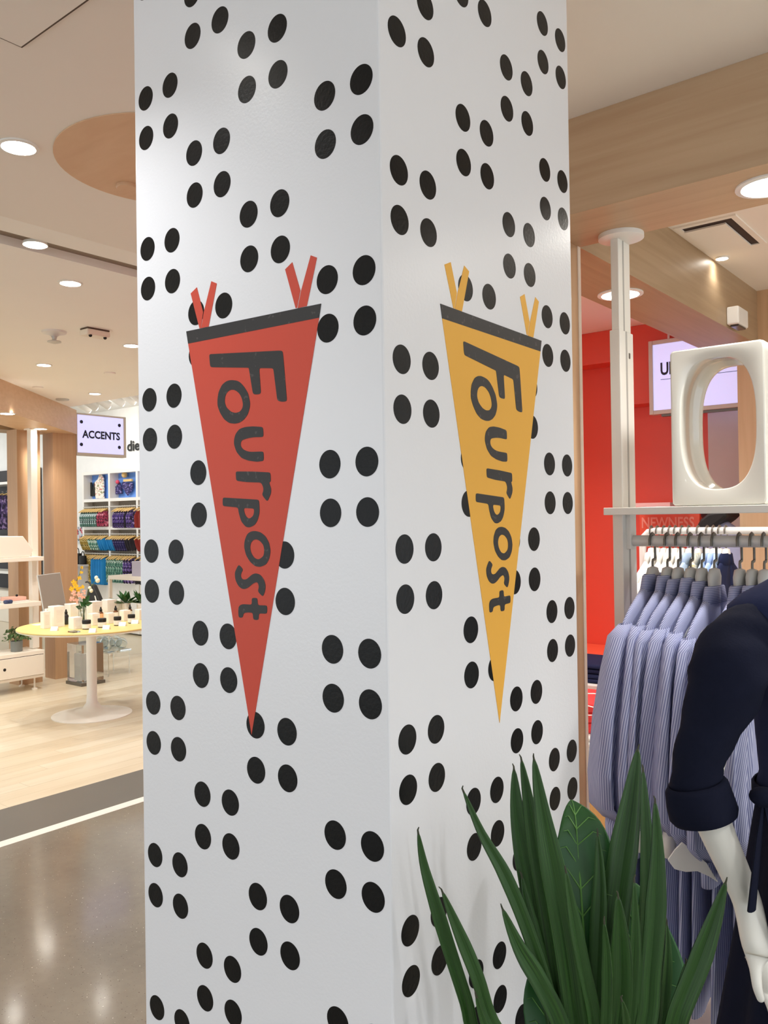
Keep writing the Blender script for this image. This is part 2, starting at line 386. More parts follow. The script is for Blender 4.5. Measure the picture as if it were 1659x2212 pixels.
for i, (dx, dy) in enumerate(((0, -1.5), (-1.05, -1.5), (-3.1, -1.4), (-4.2, -0.2), (-6.2, 0.2), (-8.5, 1.5), (-9.5, 3.0), (-3.1, 2.9), (-6.3, -2))):
    pass
for k, (x, y) in enumerate(((-4.2, 0.1), (-5.6, 1.0), (-3.6, -1.2), (-6.6, 1.6), (-8.6, 2.6), (-3.7, 3.1), (-8.6, 0.9))):
    downlight((x, y, ZS), 0.046, PW_STORE, 'store downlight hidden from this view, %s of seven' % ORD[k])
for px, py, lab in ((16, 893, 'left of the two downlights under the skewed oak beam'), (88, 926, 'right downlight under the skewed oak beam above white post')):
    p_ = at(px, py, Z=2.511)
    downlight(p_, 0.052, PW_STORE * 0.8, lab)
downlight(at(1340, 635, Z=ZB + 0.001), 0.062, PW_BEAM, 'bright downlight behind the grey rack post', NEUT)
downlight(at(1662, 400, Z=ZB), 0.06, PW_BEAM, 'downlight in the long oak beam at the right edge', NEUT)
downlight(at(1553, 558, Z=ZN) + Vector((0.012, 0, 0)), 0.022, 1.0, 'small spot lamp beside the air vent', NEUT)
for x, y, lab in ((0.98, 1.0, 'next downlight in the long oak beam beyond the right edge'), (1.6, 1.0, 'third downlight in the long oak beam beyond the right edge')):
    downlight((x, y, ZB), 0.055, PW_BEAM * 1.4, lab, NEUT)
for x, y, lab in ((-0.95, 2.25, 'downlight over the red room hidden behind the pillar, right'), (-1.45, 2.3, 'downlight over the red room hidden behind the pillar, left'), (0.55, 2.0, 'downlight over the clothes racks beyond the right edge')):
    downlight((x, y, ZN), 0.045, PW_RED, lab, NEUT)
for x, y, lab in ((-0.5, -0.62, 'hall downlight above the left face of the pillar'), (1.75, 0.2, 'added hall lamp brightening the right pillar face, out of frame'), (2.0, -0.9, 'hall downlight at right of the camera, out of frame'), (3.0, 0.4, 'hall downlight farthest right, out of frame'), (-1.6, -1.6, 'hall downlight at left of the camera, out of frame'), (0.4, -2.6, 'hall downlight straight behind the camera'), (2.2, -2.3, 'hall downlight behind the camera to the right')):  # the lamp right of the mannequin is added, unseen, to brighten the pillar
    downlight((x, y, ZN), 0.045, PW_HALL * (1.3 if x > 1.5 else 0.8), lab, COOL)
# spotlight hanging in the slot
p = at(76, 530, Z=2.755)
t = thing('slot_spotlight', 'round spotlight hung in the dark ceiling slot', 'ceiling light', p + Vector((0, 0, 0.05)))
MB().tube([p + Vector((0, 0, 0.05)), p + Vector((0, 0, 0.012))], 0.006).build('yoke', m_dark_metal, t)
MB().lathe([(0.03, 0.02), (0.048, 0.012), (0.05, 0.0), (0.044, 0.001)], p, 24).build('lamp_body', m_white, t, smooth=40)
MB().lathe([(0.044, -0.001), (0.02, -0.004), (0.003, -0.005)], p, 24).build('lamp_lens', m_lens, t, smooth=60)
lamp(p + Vector((0, 0, -0.02)), PW_STORE)
# track lamps washing the far wall
for i, (px, py) in enumerate(((180, 881), (195, 875), (222, 872), (252, 866), (277, 862), (292, 858))):
    p = at(px, py, Z=3.16)
    t = thing('track_lamp', '%s white track lamp from the left above the swimwear wall' % ORD[i], 'track light', p + Vector((0, 0, 0.09)), 'track lamps of the far wall')
    MB().box(p.x - 0.03, p.y - 0.03, p.z + 0.03, p.x + 0.03, p.y + 0.03, p.z + 0.09).build('lamp_base', m_white, t)
    MB().tube([p + Vector((0, -0.09, 0.05)), p + Vector((0, 0.09, -0.02))], [0.045, 0.06], 12).build('lamp_head', m_white, t, smooth=40)
    MB().tube([p + Vector((0, 0.0905, -0.0205)), p + Vector((0, 0.094, -0.0215))], [0.052, 0.05], 12).build('lamp_lens', m_lens, t)
for x in (-13.5, -11.5, -9.8, -8.3, -6.5, -4.0):
    lamp((x, 4.2, 3.15), PW_TRACK * 1.9, (1, 0.97, 0.93), 0.08, 110, (x, 6.0, 1.5))

# ------------------------------------------------------------------ small ceiling fittings
p = at(117, 716, Z=ZS)
t = thing('sprinkler_head', 'pendant sprinkler head with round flange on the store ceiling', 'sprinkler', p)
MB().lathe([(0.075, 0), (0.07, -0.012), (0.03, -0.022), (0.022, -0.03)], p, 24).build('flange', m_white, t, smooth=35)
MB().lathe([(0.018, -0.03), (0.012, -0.05), (0.02, -0.055), (0.04, -0.06), (0.042, -0.066), (0.01, -0.075)], p, 16).build('deflector', m_rail, t, smooth=35)
p = at(205, 712, Z=ZS)
t = thing('emergency_light', 'small white twin sensor box on the store ceiling', 'sensor', p)
MB().box(p.x - 0.04, p.y - 0.075, p.z - 0.008, p.x + 0.04, p.y + 0.075, p.z).build('back_plate', m_groove, t)
MB().box(p.x - 0.045, p.y - 0.08, p.z - 0.045, p.x + 0.045, p.y + 0.08, p.z - 0.008).build('housing', m_offw, t, bevel=0.01)
for s in (-0.05, 0.05): MB().sphere((p.x + 0.03, p.y + s, p.z - 0.047), 0.011, 10, 6).build('sensor_eye', m_black, t, smooth=60)
for i, (px, py, r, z, lab) in enumerate(((237, 805, 0.045, ZS, 'flat white cover disc near the pillar on store ceiling'), (82, 836, 0.045, ZS, 'flat white cover disc above the skewed oak beam'), (135, 862, 0.06, ZS, 'grey cover disc near the end of the skewed beam'), (274, 399, 0.032, ZN, 'wood coloured cover disc set in the round veneer panel'))):
    p = at(px, py, Z=z)
    tag(MB().lathe([(r, 0), (r, -0.010), (r * 0.92, -0.013)], p, 28).build('cover_disc', m_disc if i == 3 else (m_plast_grey if i == 2 else m_ceiling2), None, smooth=35), lab, 'cover disc')
p = Vector((-0.148, 1.905, ZN))
t = thing('air_vent', 'square ceiling air vent with recessed dark slots by the beam', 'air vent', (p.x, p.y, ZN))
x0, x1, y0, y1 = -0.155, 0.06, 1.88, 2.28
fr = MB(); fr.box(x0, y0, ZN - 0.006, x1, y0 + 0.02, ZN); fr.box(x0, y1 - 0.02, ZN - 0.006, x1, y1, ZN); fr.box(x0, y0 + 0.02, ZN - 0.006, x0 + 0.02, y1 - 0.02, ZN); fr.box(x1 - 0.02, y0 + 0.02, ZN - 0.006, x1, y1 - 0.02, ZN)
fr.build('vent_frame', m_ceiling, t)
box('vent_opening', M('vent_dark', (64, 48, 42), 0.8), (x0 + 0.02, y0 + 0.02, ZN - 0.002, x1 - 0.02, y1 - 0.02, ZN), t)
box('vent_plate', m_ceiling, (x0 + 0.02, y0 + 0.055, ZN - 0.010, x1 - 0.05, y1 - 0.02, ZN - 0.004), t)
p = at(1580, 690, X=-0.168)
t = thing('emergency_light', 'small white emergency light box on the oak beam side', 'emergency light', p)
MB().box(p.x, p.y - 0.07, p.z - 0.035, p.x + 0.05, p.y + 0.07, p.z + 0.04).build('housing', m_white, t, bevel=0.006)
MB().box(p.x + 0.01, p.y - 0.055, p.z - 0.043, p.x + 0.045, p.y + 0.05, p.z - 0.034).build('lens', M('smoked_lens', (70, 64, 60), 0.2), t, bevel=0.003)

# ------------------------------------------------------------------ the pillar
PX0, PY1 = -2.1133 * P, 2.1652 * P
PC = Vector((CAM.x - 2.688287 * P, CAM.y + 3.354683 * P, 0)); KP = P / 0.34
pil = tag(MB().box(PX0, 0, 0, 0, PY1, 2.6195).build('pillar', m_pillar, None, bevel=0.003), 'white square pillar covered in black four dot clusters with two pennants', 'pillar'); pil.location = PC
DR = 0.0264 * KP; SU, SZ = 0.26084 * P, 0.26335 * P
NS = 36
def disc_me():
    mb = MB(); mb.loft([[(DR * math.cos(2 * PI * k / NS), 0, DR * math.sin(2 * PI * k / NS)) for k in range(NS)], [(DR * math.cos(2 * PI * k / NS), -0.0004, DR * math.sin(2 * PI * k / NS)) for k in range(NS)]])
    return mb
dot0 = None
for face, cols in (('L', ((1.9859, 2.8083), (1.4920, 2.3035), (0.9991, 2.8022), (0.3810, 2.2987))), ('R', ((0.1550, 2.8381), (0.7798, 2.3437), (1.2909, 2.8507), (1.7849, 2.3541)))):
    for u, v0 in cols:
        for n in range(-1, 8):
            for a in (0, 1):
                for b in (0, 1):
                    z = EYE + (v0 - n) * P - b * SZ
                    if not 0.5 < z < 2.59: continue
                    if dot0 is None:
                        dmb = disc_me(); dmb.v = [v + PC for v in dmb.v]; dot0 = dmb.build('dot', m_dot, pil); d = dot0
                    else:
                        d = dot0.copy(); COL.objects.link(d)
                    if face == 'L': d.location = (-(u * P - a * SU), 0.0, z)
                    else: d.location = (0.0, u * P + a * SU, z); d.rotation_euler = (0, 0, PI / 2)
# pennants: traced once on the left face, laid again on the right face
def c1(pts): return [(440 + x / 8.195, 740 + y / 8.195) for x, y in pts]
def c3(pts): return [(470 + x / 6.321, 1000 + y / 6.321) for x, y in pts]
def c0(pts): return [(390 + x / 4.706, 530 + y / 4.706) for x, y in pts]
LETTERS = [
 ('letter_f', c1([(105,207),(1350,143),(1405,150),(1418,260),(1440,520),(1482,1040),(1390,1050),(1312,1030),(1240,455),(990,452),(1022,905),(950,920),(880,912),(808,460),(800,446),(135,437),(120,400)]), None),
 ('letter_o', c1([(520,665),(600,675),(660,710),(730,790),(795,900),(830,1060),(825,1150),(790,1270),(720,1365),(640,1420),(560,1437),(460,1425),(370,1360),(300,1250),(252,1120),(252,1000),(270,880),(330,750),(400,690),(460,668)]), c1([(525,835),(570,845),(640,900),(685,990),(705,1090),(695,1160),(650,1225),(570,1248),(490,1225),(410,1150),(378,1050),(390,940),(430,870),(480,838)])),
 ('letter_u', c1([(1055,1495),(1065,1600),(1062,1672),(900,1675),(800,1690),(690,1725),(662,1770),(665,1840),(710,1895),(780,1925),(850,1935),(1068,1928),(1072,2095),(950,2110),(800,2090),(680,2045),(590,1940),(545,1810),(545,1720),(570,1620),(640,1530),(740,1495),(880,1483)]), None),
 ('letter_r', c3([(253,116),(500,118),(728,130),(733,258),(708,262),(738,350),(735,420),(685,530),(612,435),(632,380),(630,330),(600,268),(410,262),(260,243)]), None),
 ('letter_p', c3([(76,472),(570,502),(578,600),(578,690),(550,790),(510,850),(440,882),(390,872),(330,800),(295,680),(285,608),(76,588)]), c3([(362,615),(500,622),(506,660),(495,720),(445,762),(405,745),(375,690)])),
 ('letter_o', c3([(520,928),(590,945),(660,1000),(710,1090),(730,1200),(715,1300),(670,1385),(590,1420),(520,1410),(450,1350),(395,1260),(368,1150),(375,1060),(410,970),(460,935)]), c3([(535,1042),(580,1060),(630,1115),(645,1190),(635,1270),(570,1320),(510,1300),(465,1230),(448,1150),(465,1080),(500,1048)])),
 ('letter_s', c3([(295,1385),(357,1455),(325,1510),(325,1560),(350,1592),(400,1590),(440,1555),(480,1520),(530,1505),(590,1525),(640,1590),(663,1670),(655,1750),(625,1828),(555,1755),(572,1690),(560,1645),(540,1625),(490,1645),(440,1690),(390,1720),(340,1720),(290,1680),(250,1600),(240,1510),(255,1460)]), None),
 ('letter_t', c3([(472,1842),(550,1842),(555,1942),(683,1945),(683,2058),(568,2055),(568,2146),(493,2140),(488,2045),(420,2040),(360,2050),(350,2113),(293,2110),(288,1990),(305,1945),(350,1927),(475,1935)]), None)]
BAND = [(403, 716), (694, 656), (689.6, 686.5), (407, 742.5)]
TRI = [(407, 742.5), (689.6, 686.5), (544, 1587)]
RIB = [c0([(105,490),(168,427),(232,680),(208,840),(195,845)]), c0([(315,365),(370,388),(287,826),(212,842),(243,660)]), c0([(1065,245),(1138,172),(1220,460),(1185,635),(1172,640)]), c0([(1325,102),(1388,125),(1285,618),(1192,640),(1228,460)])]
def sz(px, py):
    p_ = at(px, py, Y=PC.y); return (p_.x - PC.x + 0.5405 * KP, p_.z)
def flat(polys, hole, to3, nrm, lo, hi):
    """a thin decal: outline (and hole) in the face's own coordinates"""
    bm = bmesh.new(); edges = []
    for poly in [polys] + ([hole] if hole else []):
        vs = [bm.verts.new((a, b, 0)) for a, b in poly]
        edges += [bm.edges.new((vs[i], vs[(i + 1) % len(vs)])) for i in range(len(vs))]
    bmesh.ops.triangle_fill(bm, use_beauty=True, edges=edges)
    bm.verts.index_update(); mb = MB()
    fs = [tuple(v.index for v in f.verts) for f in bm.faces]; n = len(bm.verts)
    top = [to3(v.co.x, v.co.y) + nrm * hi for v in bm.verts]; bot = [to3(v.co.x, v.co.y) + nrm * lo for v in bm.verts]
    side = [(e.verts[0].index, e.verts[1].index, e.verts[1].index + n, e.verts[0].index + n) for e in bm.edges if len(e.link_faces) == 1]
    mb.add(top + bot, fs + [tuple(i + n for i in f)[::-1] for f in fs] + side); bm.free()
    return mb
def smooth_poly(poly, it=1):
    for _ in range(it):
        out = []
        for i, a in enumerate(poly):
            b = poly[(i + 1) % len(poly)]; L = math.hypot(a[0] - b[0], a[1] - b[1])
            k = min(0.25, 0.0022 / max(L, 1e-6))
            out += [(a[0] + (b[0] - a[0]) * k, a[1] + (b[1] - a[1]) * k), (b[0] + (a[0] - b[0]) * k, b[1] + (a[1] - b[1]) * k)]
        poly = out
    return poly
for face, mt, lab in (('L', m_red_pen, 'red pennant with black band and lettering'), ('R', m_yel_pen, 'mustard yellow pennant with black band and lettering')):
    if face == 'L': to3 = lambda s, z: PC + Vector((-0.5405 * KP + s, 0, z)); nrm = Vector((0, -1, 0))
    else: to3 = lambda s, z: PC + Vector((0, 0.1755 * KP + s * 1.015, z)); nrm = Vector((1, 0, 0))
    body = flat([sz(*q_) for q_ in TRI], None, to3, nrm, 0.0, 0.0007).build('pennant', mt, pil); tag(body, lab)
    flat([sz(*q_) for q_ in BAND], None, to3, nrm, 0.0, 0.0009).build('header_band', m_ink, body)
    for rb in RIB: flat([sz(*q_) for q_ in rb], None, to3, nrm, 0.0, 0.0006).build('ribbon', mt, body)
    for nm, out, hole in LETTERS:
        flat(smooth_poly([sz(*q_) for q_ in out], 2), smooth_poly([sz(*q_) for q_ in hole], 2) if hole else None, to3, nrm, 0.0, 0.0011).build(nm, m_ink, body)

# ------------------------------------------------------------------ rack on the right: post, shelf, rail
RY = 1.12
rk = thing('clothes_rack', 'white slotted post with shelf and hanging rail carrying striped shirts', 'clothes rack', (-0.04, RY, 0))
MB().box(-0.055, 1.078, 0, -0.025, 1.172, 2.10).build('post', m_grey_metal, rk, bevel=0.002)
MB().box(-0.051, 1.084, 2.10, -0.028, 1.164, 2.362).build('post_extension', m_grey_metal, rk, bevel=0.002)
m_slot = M('slot_grey', (168, 166, 160), 0.5)
MB().box(-0.0252, 1.118, 0.3, -0.0243, 1.128, 2.10).build('slot', m_slot, rk)
MB().box(-0.0282, 1.112, 2.10, -0.0272, 1.12, 2.36).build('slot', m_slot, rk)
MB().lathe([(0.0, 2.37), (0.062, 2.37), (0.062, 2.358), (0.05, 2.354), (0.0, 2.354)], (-0.03, 1.11, 0), 32).build('flange', m_white, rk, smooth=35)
MB().lathe([(0.006, -0.003), (0.0045, 0.0)], (0, 0, 0), 10)
MB().box(-0.0255, 1.138, 2.026, -0.0235, 1.147, 2.042).build('lock_screw', m_dark_metal, rk, bevel=0.001)
MB().box(-0.056, 1.02, 1.5855, 1.05, 1.262, 1.6055).build('shelf', m_grey_metal, rk, bevel=0.002)
MB().tube([(-0.03, RY, 1.513), (1.05, RY, 1.513)], 0.0155, 16).build('rail', m_rail, rk, smooth=40)
MB().box(-0.026, RY - 0.02, 1.49, -0.012, RY + 0.02, 1.587).build('rail_bracket', m_grey_metal, rk, bevel=0.002)
MB().box(-0.055, 0.86, 0.0, 1.05, 1.42, 0.24).build('base_deck', m_white, rk, bevel=0.004)
MB().box(1.02, 1.078, 0, 1.05, 1.172, 2.362).build('post', m_grey_metal, rk, bevel=0.002)

# white ceramic numeral on the shelf
def rounded_rect(x0, x1, z0, z1, r, n=6):
    pts = []
    for cx, cz, a0 in ((x1 - r, z1 - r, 0), (x0 + r, z1 - r, 90), (x0 + r, z0 + r, 180), (x1 - r, z0 + r, 270)):
        for k in range(n + 1):
            a = math.radians(a0 + 90 * k / n); pts.append((cx + r * math.cos(a), cz + r * math.sin(a)))
    return pts
def superell(cx, cz, a, b, e, n):
    out = []
    for k in range(n):
        t = 2 * PI * k / n; c, s_ = math.cos(t), math.sin(t)
        out.append((cx + a * math.copysign(abs(c) ** (2 / e), c), cz + b * math.copysign(abs(s_) ** (2 / e), s_)))
    return out
N0 = 0
zf0, zf1 = at(1452, 1088, Y=1.045), at(1650, 722, Y=1.045)
X0, X1, Z0, Z1 = zf0.x, zf1.x, 1.6065, 2.012
YF, YB = 1.045, 1.225
cx, cz = at(1549, 915, Y=1.045).x, (at(1549, 771, Y=1.045).z + at(1549, 1056, Y=1.045).z) / 2
ha, hb = (at(1638, 900, Y=1.045).x - at(1475, 900, Y=1.045).x) / 2, (at(1549, 771, Y=1.045).z - at(1549, 1056, Y=1.045).z) / 2
N0 = 180
def resample(poly, cx, cz, n):
    """points of a closed outline hit by n rays from (cx, cz)"""
    out = []
    for k in range(n):
        t = 2 * PI * k / n; d = (math.cos(t), math.sin(t)); best = None
        for i in range(len(poly)):
            a, b = poly[i], poly[(i + 1) % len(poly)]
            ex, ez = b[0] - a[0], b[1] - a[1]; den = d[0] * ez - d[1] * ex
            if abs(den) < 1e-12: continue
            s_ = ((a[0] - cx) * ez - (a[1] - cz) * ex) / den; u_ = ((a[0] - cx) * d[1] - (a[1] - cz) * d[0]) / den
            if s_ > 0 and -1e-6 <= u_ <= 1 + 1e-6: best = s_ if best is None else max(best, s_)
        out.append((cx + d[0] * best, cz + d[1] * best))
    return out
def ring_hole(off): return resample(superell(cx, cz, ha + off, hb + off, 2.7, 160), cx, cz, N0)
def ring_out(off): return resample(rounded_rect(X0 - off, X1 + off, Z0 - off, Z1 + off, 0.009), cx, cz, N0)
prof = [(ring_out(-0.004), YF), (ring_out(-0.001), YF + 0.001), (ring_out(0), YF + 0.004), (ring_out(0), YB - 0.006), (ring_out(-0.006), YB),
        (ring_hole(0.004), YB), (ring_hole(0.001), YB - 0.002), (ring_hole(0), YB - 0.005), (ring_hole(0), YB - 0.045), (ring_hole(0.008), YB - 0.055), (ring_hole(0.008), YF + 0.075), (ring_hole(0), YF + 0.065), (ring_hole(0), YF + 0.005), (ring_hole(0.001), YF + 0.002), (ring_hole(0.004), YF)]
zb = MB(); rings = [[(a, y, b) for a, b in r] for r, y in prof]; zb.loft(rings + [rings[0]], cap=False)
tag(zb.build('ceramic_numeral', m_gloss, None, smooth=45), 'glossy white ceramic numeral zero standing on the rack shelf', 'ornament')

# ------------------------------------------------------------------ shirts and their hangers
def ring_uv(hw, ht, cy, cx_, z, n, fold, phase, e=2.4, slope=0.0):
    pts, uvs, s_ = [], [], 0.0; prev = None
    for k in range(n + 1):
        t = 2 * PI * k / n + PI / 2; c, q_ = math.cos(t), math.sin(t)
        y = hw * math.copysign(abs(c) ** (2 / e), c); x = ht * math.copysign(abs(q_) ** (2 / e), q_)
        x += fold * math.sin(y / max(hw, 1e-6) * 7 + phase) * (1 if k <= n else 1)
        p_ = Vector((cx_ + x, cy + y, z + slope * y))
        if prev is not None: s_ += (Vector((0, p_.y, p_.z)) - Vector((0, prev.y, prev.z))).length * 0.6 + abs(p_.x - prev.x)
        prev = p_; pts.append(p_); uvs.append(s_)
    return pts, uvs
def loft_uv(specs, n=26, fold=0.0, phase=0.0):
    mb = MB(); rings, uvs, v = [], [], 0.0; pz = None
    for (hw, ht, cy, cx_, z, f) in specs:
        r, u = ring_uv(hw, ht, cy, cx_, z, n, f * fold, phase)
        v += abs(z - pz) if pz is not None else 0; pz = z
        rings.append(r); uvs += [(a - u[-1] / 2, v) for a in u]
    # stripes run down the cloth: u measured at the widest ring, rescaled so they do not fan
    mb.loft(rings, cap=False, closed=False, uvs=uvs)
    return mb
def make_shirt(name, label, cat, group, mat, colm, cuffm, seed, length=1.02, thick=0.014, flare=0.0, first=False):
    rnd = random.Random(seed); ph = rnd.uniform(0, 6)
    t = thing(name, label, cat, (0, 0, 0), group)
    th = thick
    body = loft_uv([(0.050, th * 1.0, 0, 0, -0.112, 0), (0.10, th * 1.05, 0, 0, -0.140, 0), (0.16, th * 1.05, 0, 0, -0.170, 0.2), (0.205, th, 0, 0, -0.202, 0.3), (0.215, th * 1.1, 0, 0, -0.24, 0.4),
                    (0.205, th * 1.2, 0, 0, -0.36, 0.8), (0.20, th * 1.25, 0, 0.002, -0.55, 1), (0.21, th * 1.3, 0, 0.003, -0.75, 1.2), (0.222, th * 1.35, 0, 0.002, -0.118 - length * 0.85, 1.4), (0.225, th * 1.35, 0, 0, -0.118 - length, 1.5)], 30, 0.006, ph)
    body.build('body', mat, t, smooth=60, solid=0.0015)
    cb = loft_uv([(0.056, 0.0115, 0, 0, -0.122, 0), (0.053, 0.012, 0, 0, -0.098, 0), (0.051, 0.0125, 0, 0, -0.090, 0), (0.060, 0.014, 0, 0, -0.094, 0), (0.080, 0.0155, 0, 0, -0.135, 0)], 22)
    cb.build('collar', colm, t, smooth=60, solid=0.0015)
    for s_ in (-1, 1):
        fl = flare if s_ < 0 else flare * 0.5
        b_ = rnd.uniform(-0.012, 0.012); tk = th * rnd.uniform(1.0, 1.25) + (0.014 if first else 0)
        dx = -0.012 if first else 0.0
        L = 0.46 + rnd.uniform(-0.02, 0.03)
        sl = loft_uv([(0.03, th * 0.9, s_ * 0.190, 0, -0.207, 0), (0.047, tk, s_ * 0.208, dx * 0.2, -0.235, 0.4), (0.056, tk * 1.1, s_ * (0.226 + fl * 0.3), dx * 0.5, -0.32, 0.8), (0.062, tk * 1.2, s_ * (0.246 + fl * 0.6) + b_ * 0.5, dx, -0.43, 1.2),
                      (0.068, tk * 1.25, s_ * (0.262 + fl) + b_, dx, -0.56, 1.6), (0.064, tk * 1.2, s_ * (0.258 + fl * 0.9) + b_, dx, -0.235 - L * 0.9, 2.0), (0.042, tk * 1.0, s_ * (0.232 + fl * 0.5) + b_, dx * 0.5, -0.235 - L, 1.6)], 24, 0.0075, ph + s_)
        sl.build('sleeve', mat, t, smooth=60, solid=0.0015)
        z1 = -0.235 - L
        cf = loft_uv([(0.041, tk * 1.05, s_ * (0.232 + fl * 0.5) + b_, dx * 0.5, z1 + 0.006, 0), (0.046, tk * 1.15, s_ * (0.231 + fl * 0.5) + b_, dx * 0.4, z1 - 0.012, 0), (0.047, tk * 1.15, s_ * (0.228 + fl * 0.5) + b_, dx * 0.3, z1 - 0.055, 0)], 20)
        cf.build('cuff', cuffm, t, smooth=60, solid=0.0018)
    return t
def make_hanger(name, label, cat, group, mat_body, mat_hook, half=0.185):
    t = thing(name, label, cat, (0, 0, 0), group)
    MB().tube([(0, -0.0195, -0.012), (0, -0.0195, 0.004), (0, -0.012, 0.0165), (0, 0, 0.0205), (0, 0.012, 0.0165), (0, 0.0195, 0.004), (0, 0.0195, -0.046), (0, 0.0185, -0.0505), (0, 0.002, -0.053), (0, 0.0, -0.058), (0, 0, -0.086)], 0.0046, 8, flat=0.7).build('hook', mat_hook, t, smooth=40)
    MB().loft([[Vector((hx_ * math.cos(2 * PI * k / 16), hy_ * math.sin(2 * PI * k / 16), z)) for k in range(16)] for hx_, hy_, z in ((0.004, 0.008, -0.070), (0.0125, 0.022, -0.074), (0.0150, 0.034, -0.092), (0.011, 0.040, -0.122))]).build('neck', mat_body, t, smooth=50)
    MB().tube([(0, -half, -0.250), (0, -half * 0.8, -0.231), (0, -0.05, -0.175), (0, 0, -0.140), (0, 0.05, -0.175), (0, half * 0.8, -0.231), (0, half, -0.250)], [0.005, 0.008, 0.008, 0.008, 0.008, 0.008, 0.005], 8).build('shoulder_bar', mat_body, t, smooth=50)
    return t
hk = [at(px, 1168, Y=RY).x for px in (1409, 1441, 1464, 1491, 1515, 1542, 1597, 1624, 1650)]
wh = ['nearest the grey rack post', 'second from the grey rack post', 'third from the grey rack post', 'fourth from the grey rack post', 'fifth from the grey rack post', 'sixth from the grey rack post', 'half hidden above the mannequin shoulder', 'behind the mannequin shoulder, second from the right edge', 'at the right edge of the frame']
han0 = make_hanger('shirt_hanger', 'frosted grey plastic hanger ' + wh[0], 'hanger', 'hangers on the grey rail', m_plast_grey, m_dark_metal)
for i, x in enumerate(hk):
    h_ = han0 if i == 0 else copy_tree(han0)
    h_['label'] = 'frosted grey plastic hanger ' + wh[i]; h_.location = (x, RY, 1.513)
    s_ = make_shirt('striped_shirt', 'long blue pinstripe shirt ' + wh[i], 'shirt', 'striped shirts on the grey rail', m_stripe, m_stripe_h, m_cotton if i in (2, 4) else m_stripe, 40 + i, length=1.0, thick=0.0125, flare=(0.022 if i == 0 else random.uniform(-0.012, 0.012)), first=(i == 0))
    s_.location = (x, RY + random.uniform(-0.008, 0.008), 1.513 - (0, 0.002, 0.010, 0.006, 0.014, 0.026, 0.022, 0.02, 0.024)[i])
    if i == 5:
        cpx = [at(a, b, D=1.93) for a, b in ((1451, 1860), (1466, 1838), (1482, 1821), (1508, 1842), (1535, 1866), (1560, 1908), (1540, 1895), (1515, 1884), (1490, 1886), (1466, 1880))]
        tag(MB().prism(cpx, FWD * 0.004).build('cuff', m_cotton, s_, bevel=0.0015), 'white turned open cuff')
    s_.rotation_euler = (0, 0, random.uniform(-0.03, 0.03) - 0.03)

# second rail behind, with white and blue shirts
Y2 = 2.35
r0 = at(1388, 1147, Y=Y2); RZ2 = r0.z
rk2 = thing('clothes_rack', 'white bent pipe rack with white and pale blue shirts behind', 'clothes rack', (r0.x, Y2, 0))
MB().tube([(r0.x, Y2, 0.02), (r0.x, Y2, RZ2 - 0.06), (r0.x + 0.006, Y2, RZ2 - 0.025), (r0.x + 0.025, Y2, RZ2 - 0.006), (r0.x + 0.06, Y2, RZ2), (r0.x + 0.9, Y2, RZ2)], 0.015, 12).build('pipe', m_white, rk2, smooth=50)
MB().tube([(r0.x + 0.9, Y2, RZ2), (r0.x + 0.9, Y2, 0.02)], 0.0149, 12).build('leg', m_white, rk2, smooth=50)
MB().box(r0.x - 0.03, Y2 - 0.25, 0, r0.x + 0.03, Y2 + 0.25, 0.03).build('foot', m_white, rk2, bevel=0.004)
MB().box(r0.x + 0.87, Y2 - 0.25, 0, r0.x + 0.93, Y2 + 0.25, 0.03).build('foot', m_white, rk2, bevel=0.004)
kinds = [(1407, m_cotton, 'white shirt first from the left'), (1420, m_cotton, 'white shirt second from the left'), (1434, m_cotton, 'white shirt third from the left'), (1447, m_cotton, 'white shirt fourth from the left'), (1459, m_cotton, 'white shirt fifth from the left'), (1473, m_cotton, 'white shirt sixth from the left'), (1488, m_cotton_blue, 'pale blue shirt beside the white shirts'), (1508, m_cotton_beige, 'cream floral shirt between the blue shirts'),
         (1528, m_cotton_blue, 'pale blue shirt right of the cream one'), (1541, m_cotton_blue, 'pale blue shirt second from the right end'), (1554, m_cotton_blue, 'pale blue shirt right of centre'), (1568, m_navy, 'navy shirt at the right end')]
han2 = make_hanger('shirt_hanger', '', 'hanger', 'hangers on the white pipe rack', m_white, m_dark_metal)
for i, (px, mt, lab) in enumerate(kinds):
    x = at(px, 1147, Y=Y2).x
    h_ = han2 if i == 0 else copy_tree(han2)
    h_['label'] = 'white hanger holding the ' + lab.replace(' from', ' from') + ' on the pipe rack'; h_.location = (x, Y2, RZ2)
    s_ = make_shirt('hanging_shirt', lab + ' on the pipe rack behind', 'shirt', 'shirts on the white pipe rack', mt, mt, mt, 80 + i, length=0.72, thick=0.0115)
    s_.location = (x, Y2, RZ2)

# ------------------------------------------------------------------ red room furniture
box('sign_panel', m_orange, (at(1383, 1113, Y=3.44).x, 3.43, 1.40, at(1512, 1113, Y=3.44).x, 3.449, 1.64), red)
tx0 = at(1387, 1141, Y=3.43); tx1 = at(1500, 1116, Y=3.43)
text('lettering', 'NEWNESS', M('pale_coral_letter', (252, 168, 148), 0.6), tx0, (1, 0, 0), (0, 0, 1), tx1.x - tx0.x, abs(tx1.z - tx0.z), red, 0.003, 0.02)
box('ledge', M('pale_pink_laminate', (238, 190, 186), 0.5), (at(1372, 1088, Y=3.3).x, 3.2, 1.628, at(1462, 1088, Y=3.3).x, 3.449, 1.648), red)  # white counter edge; the red light on it is put into the pink
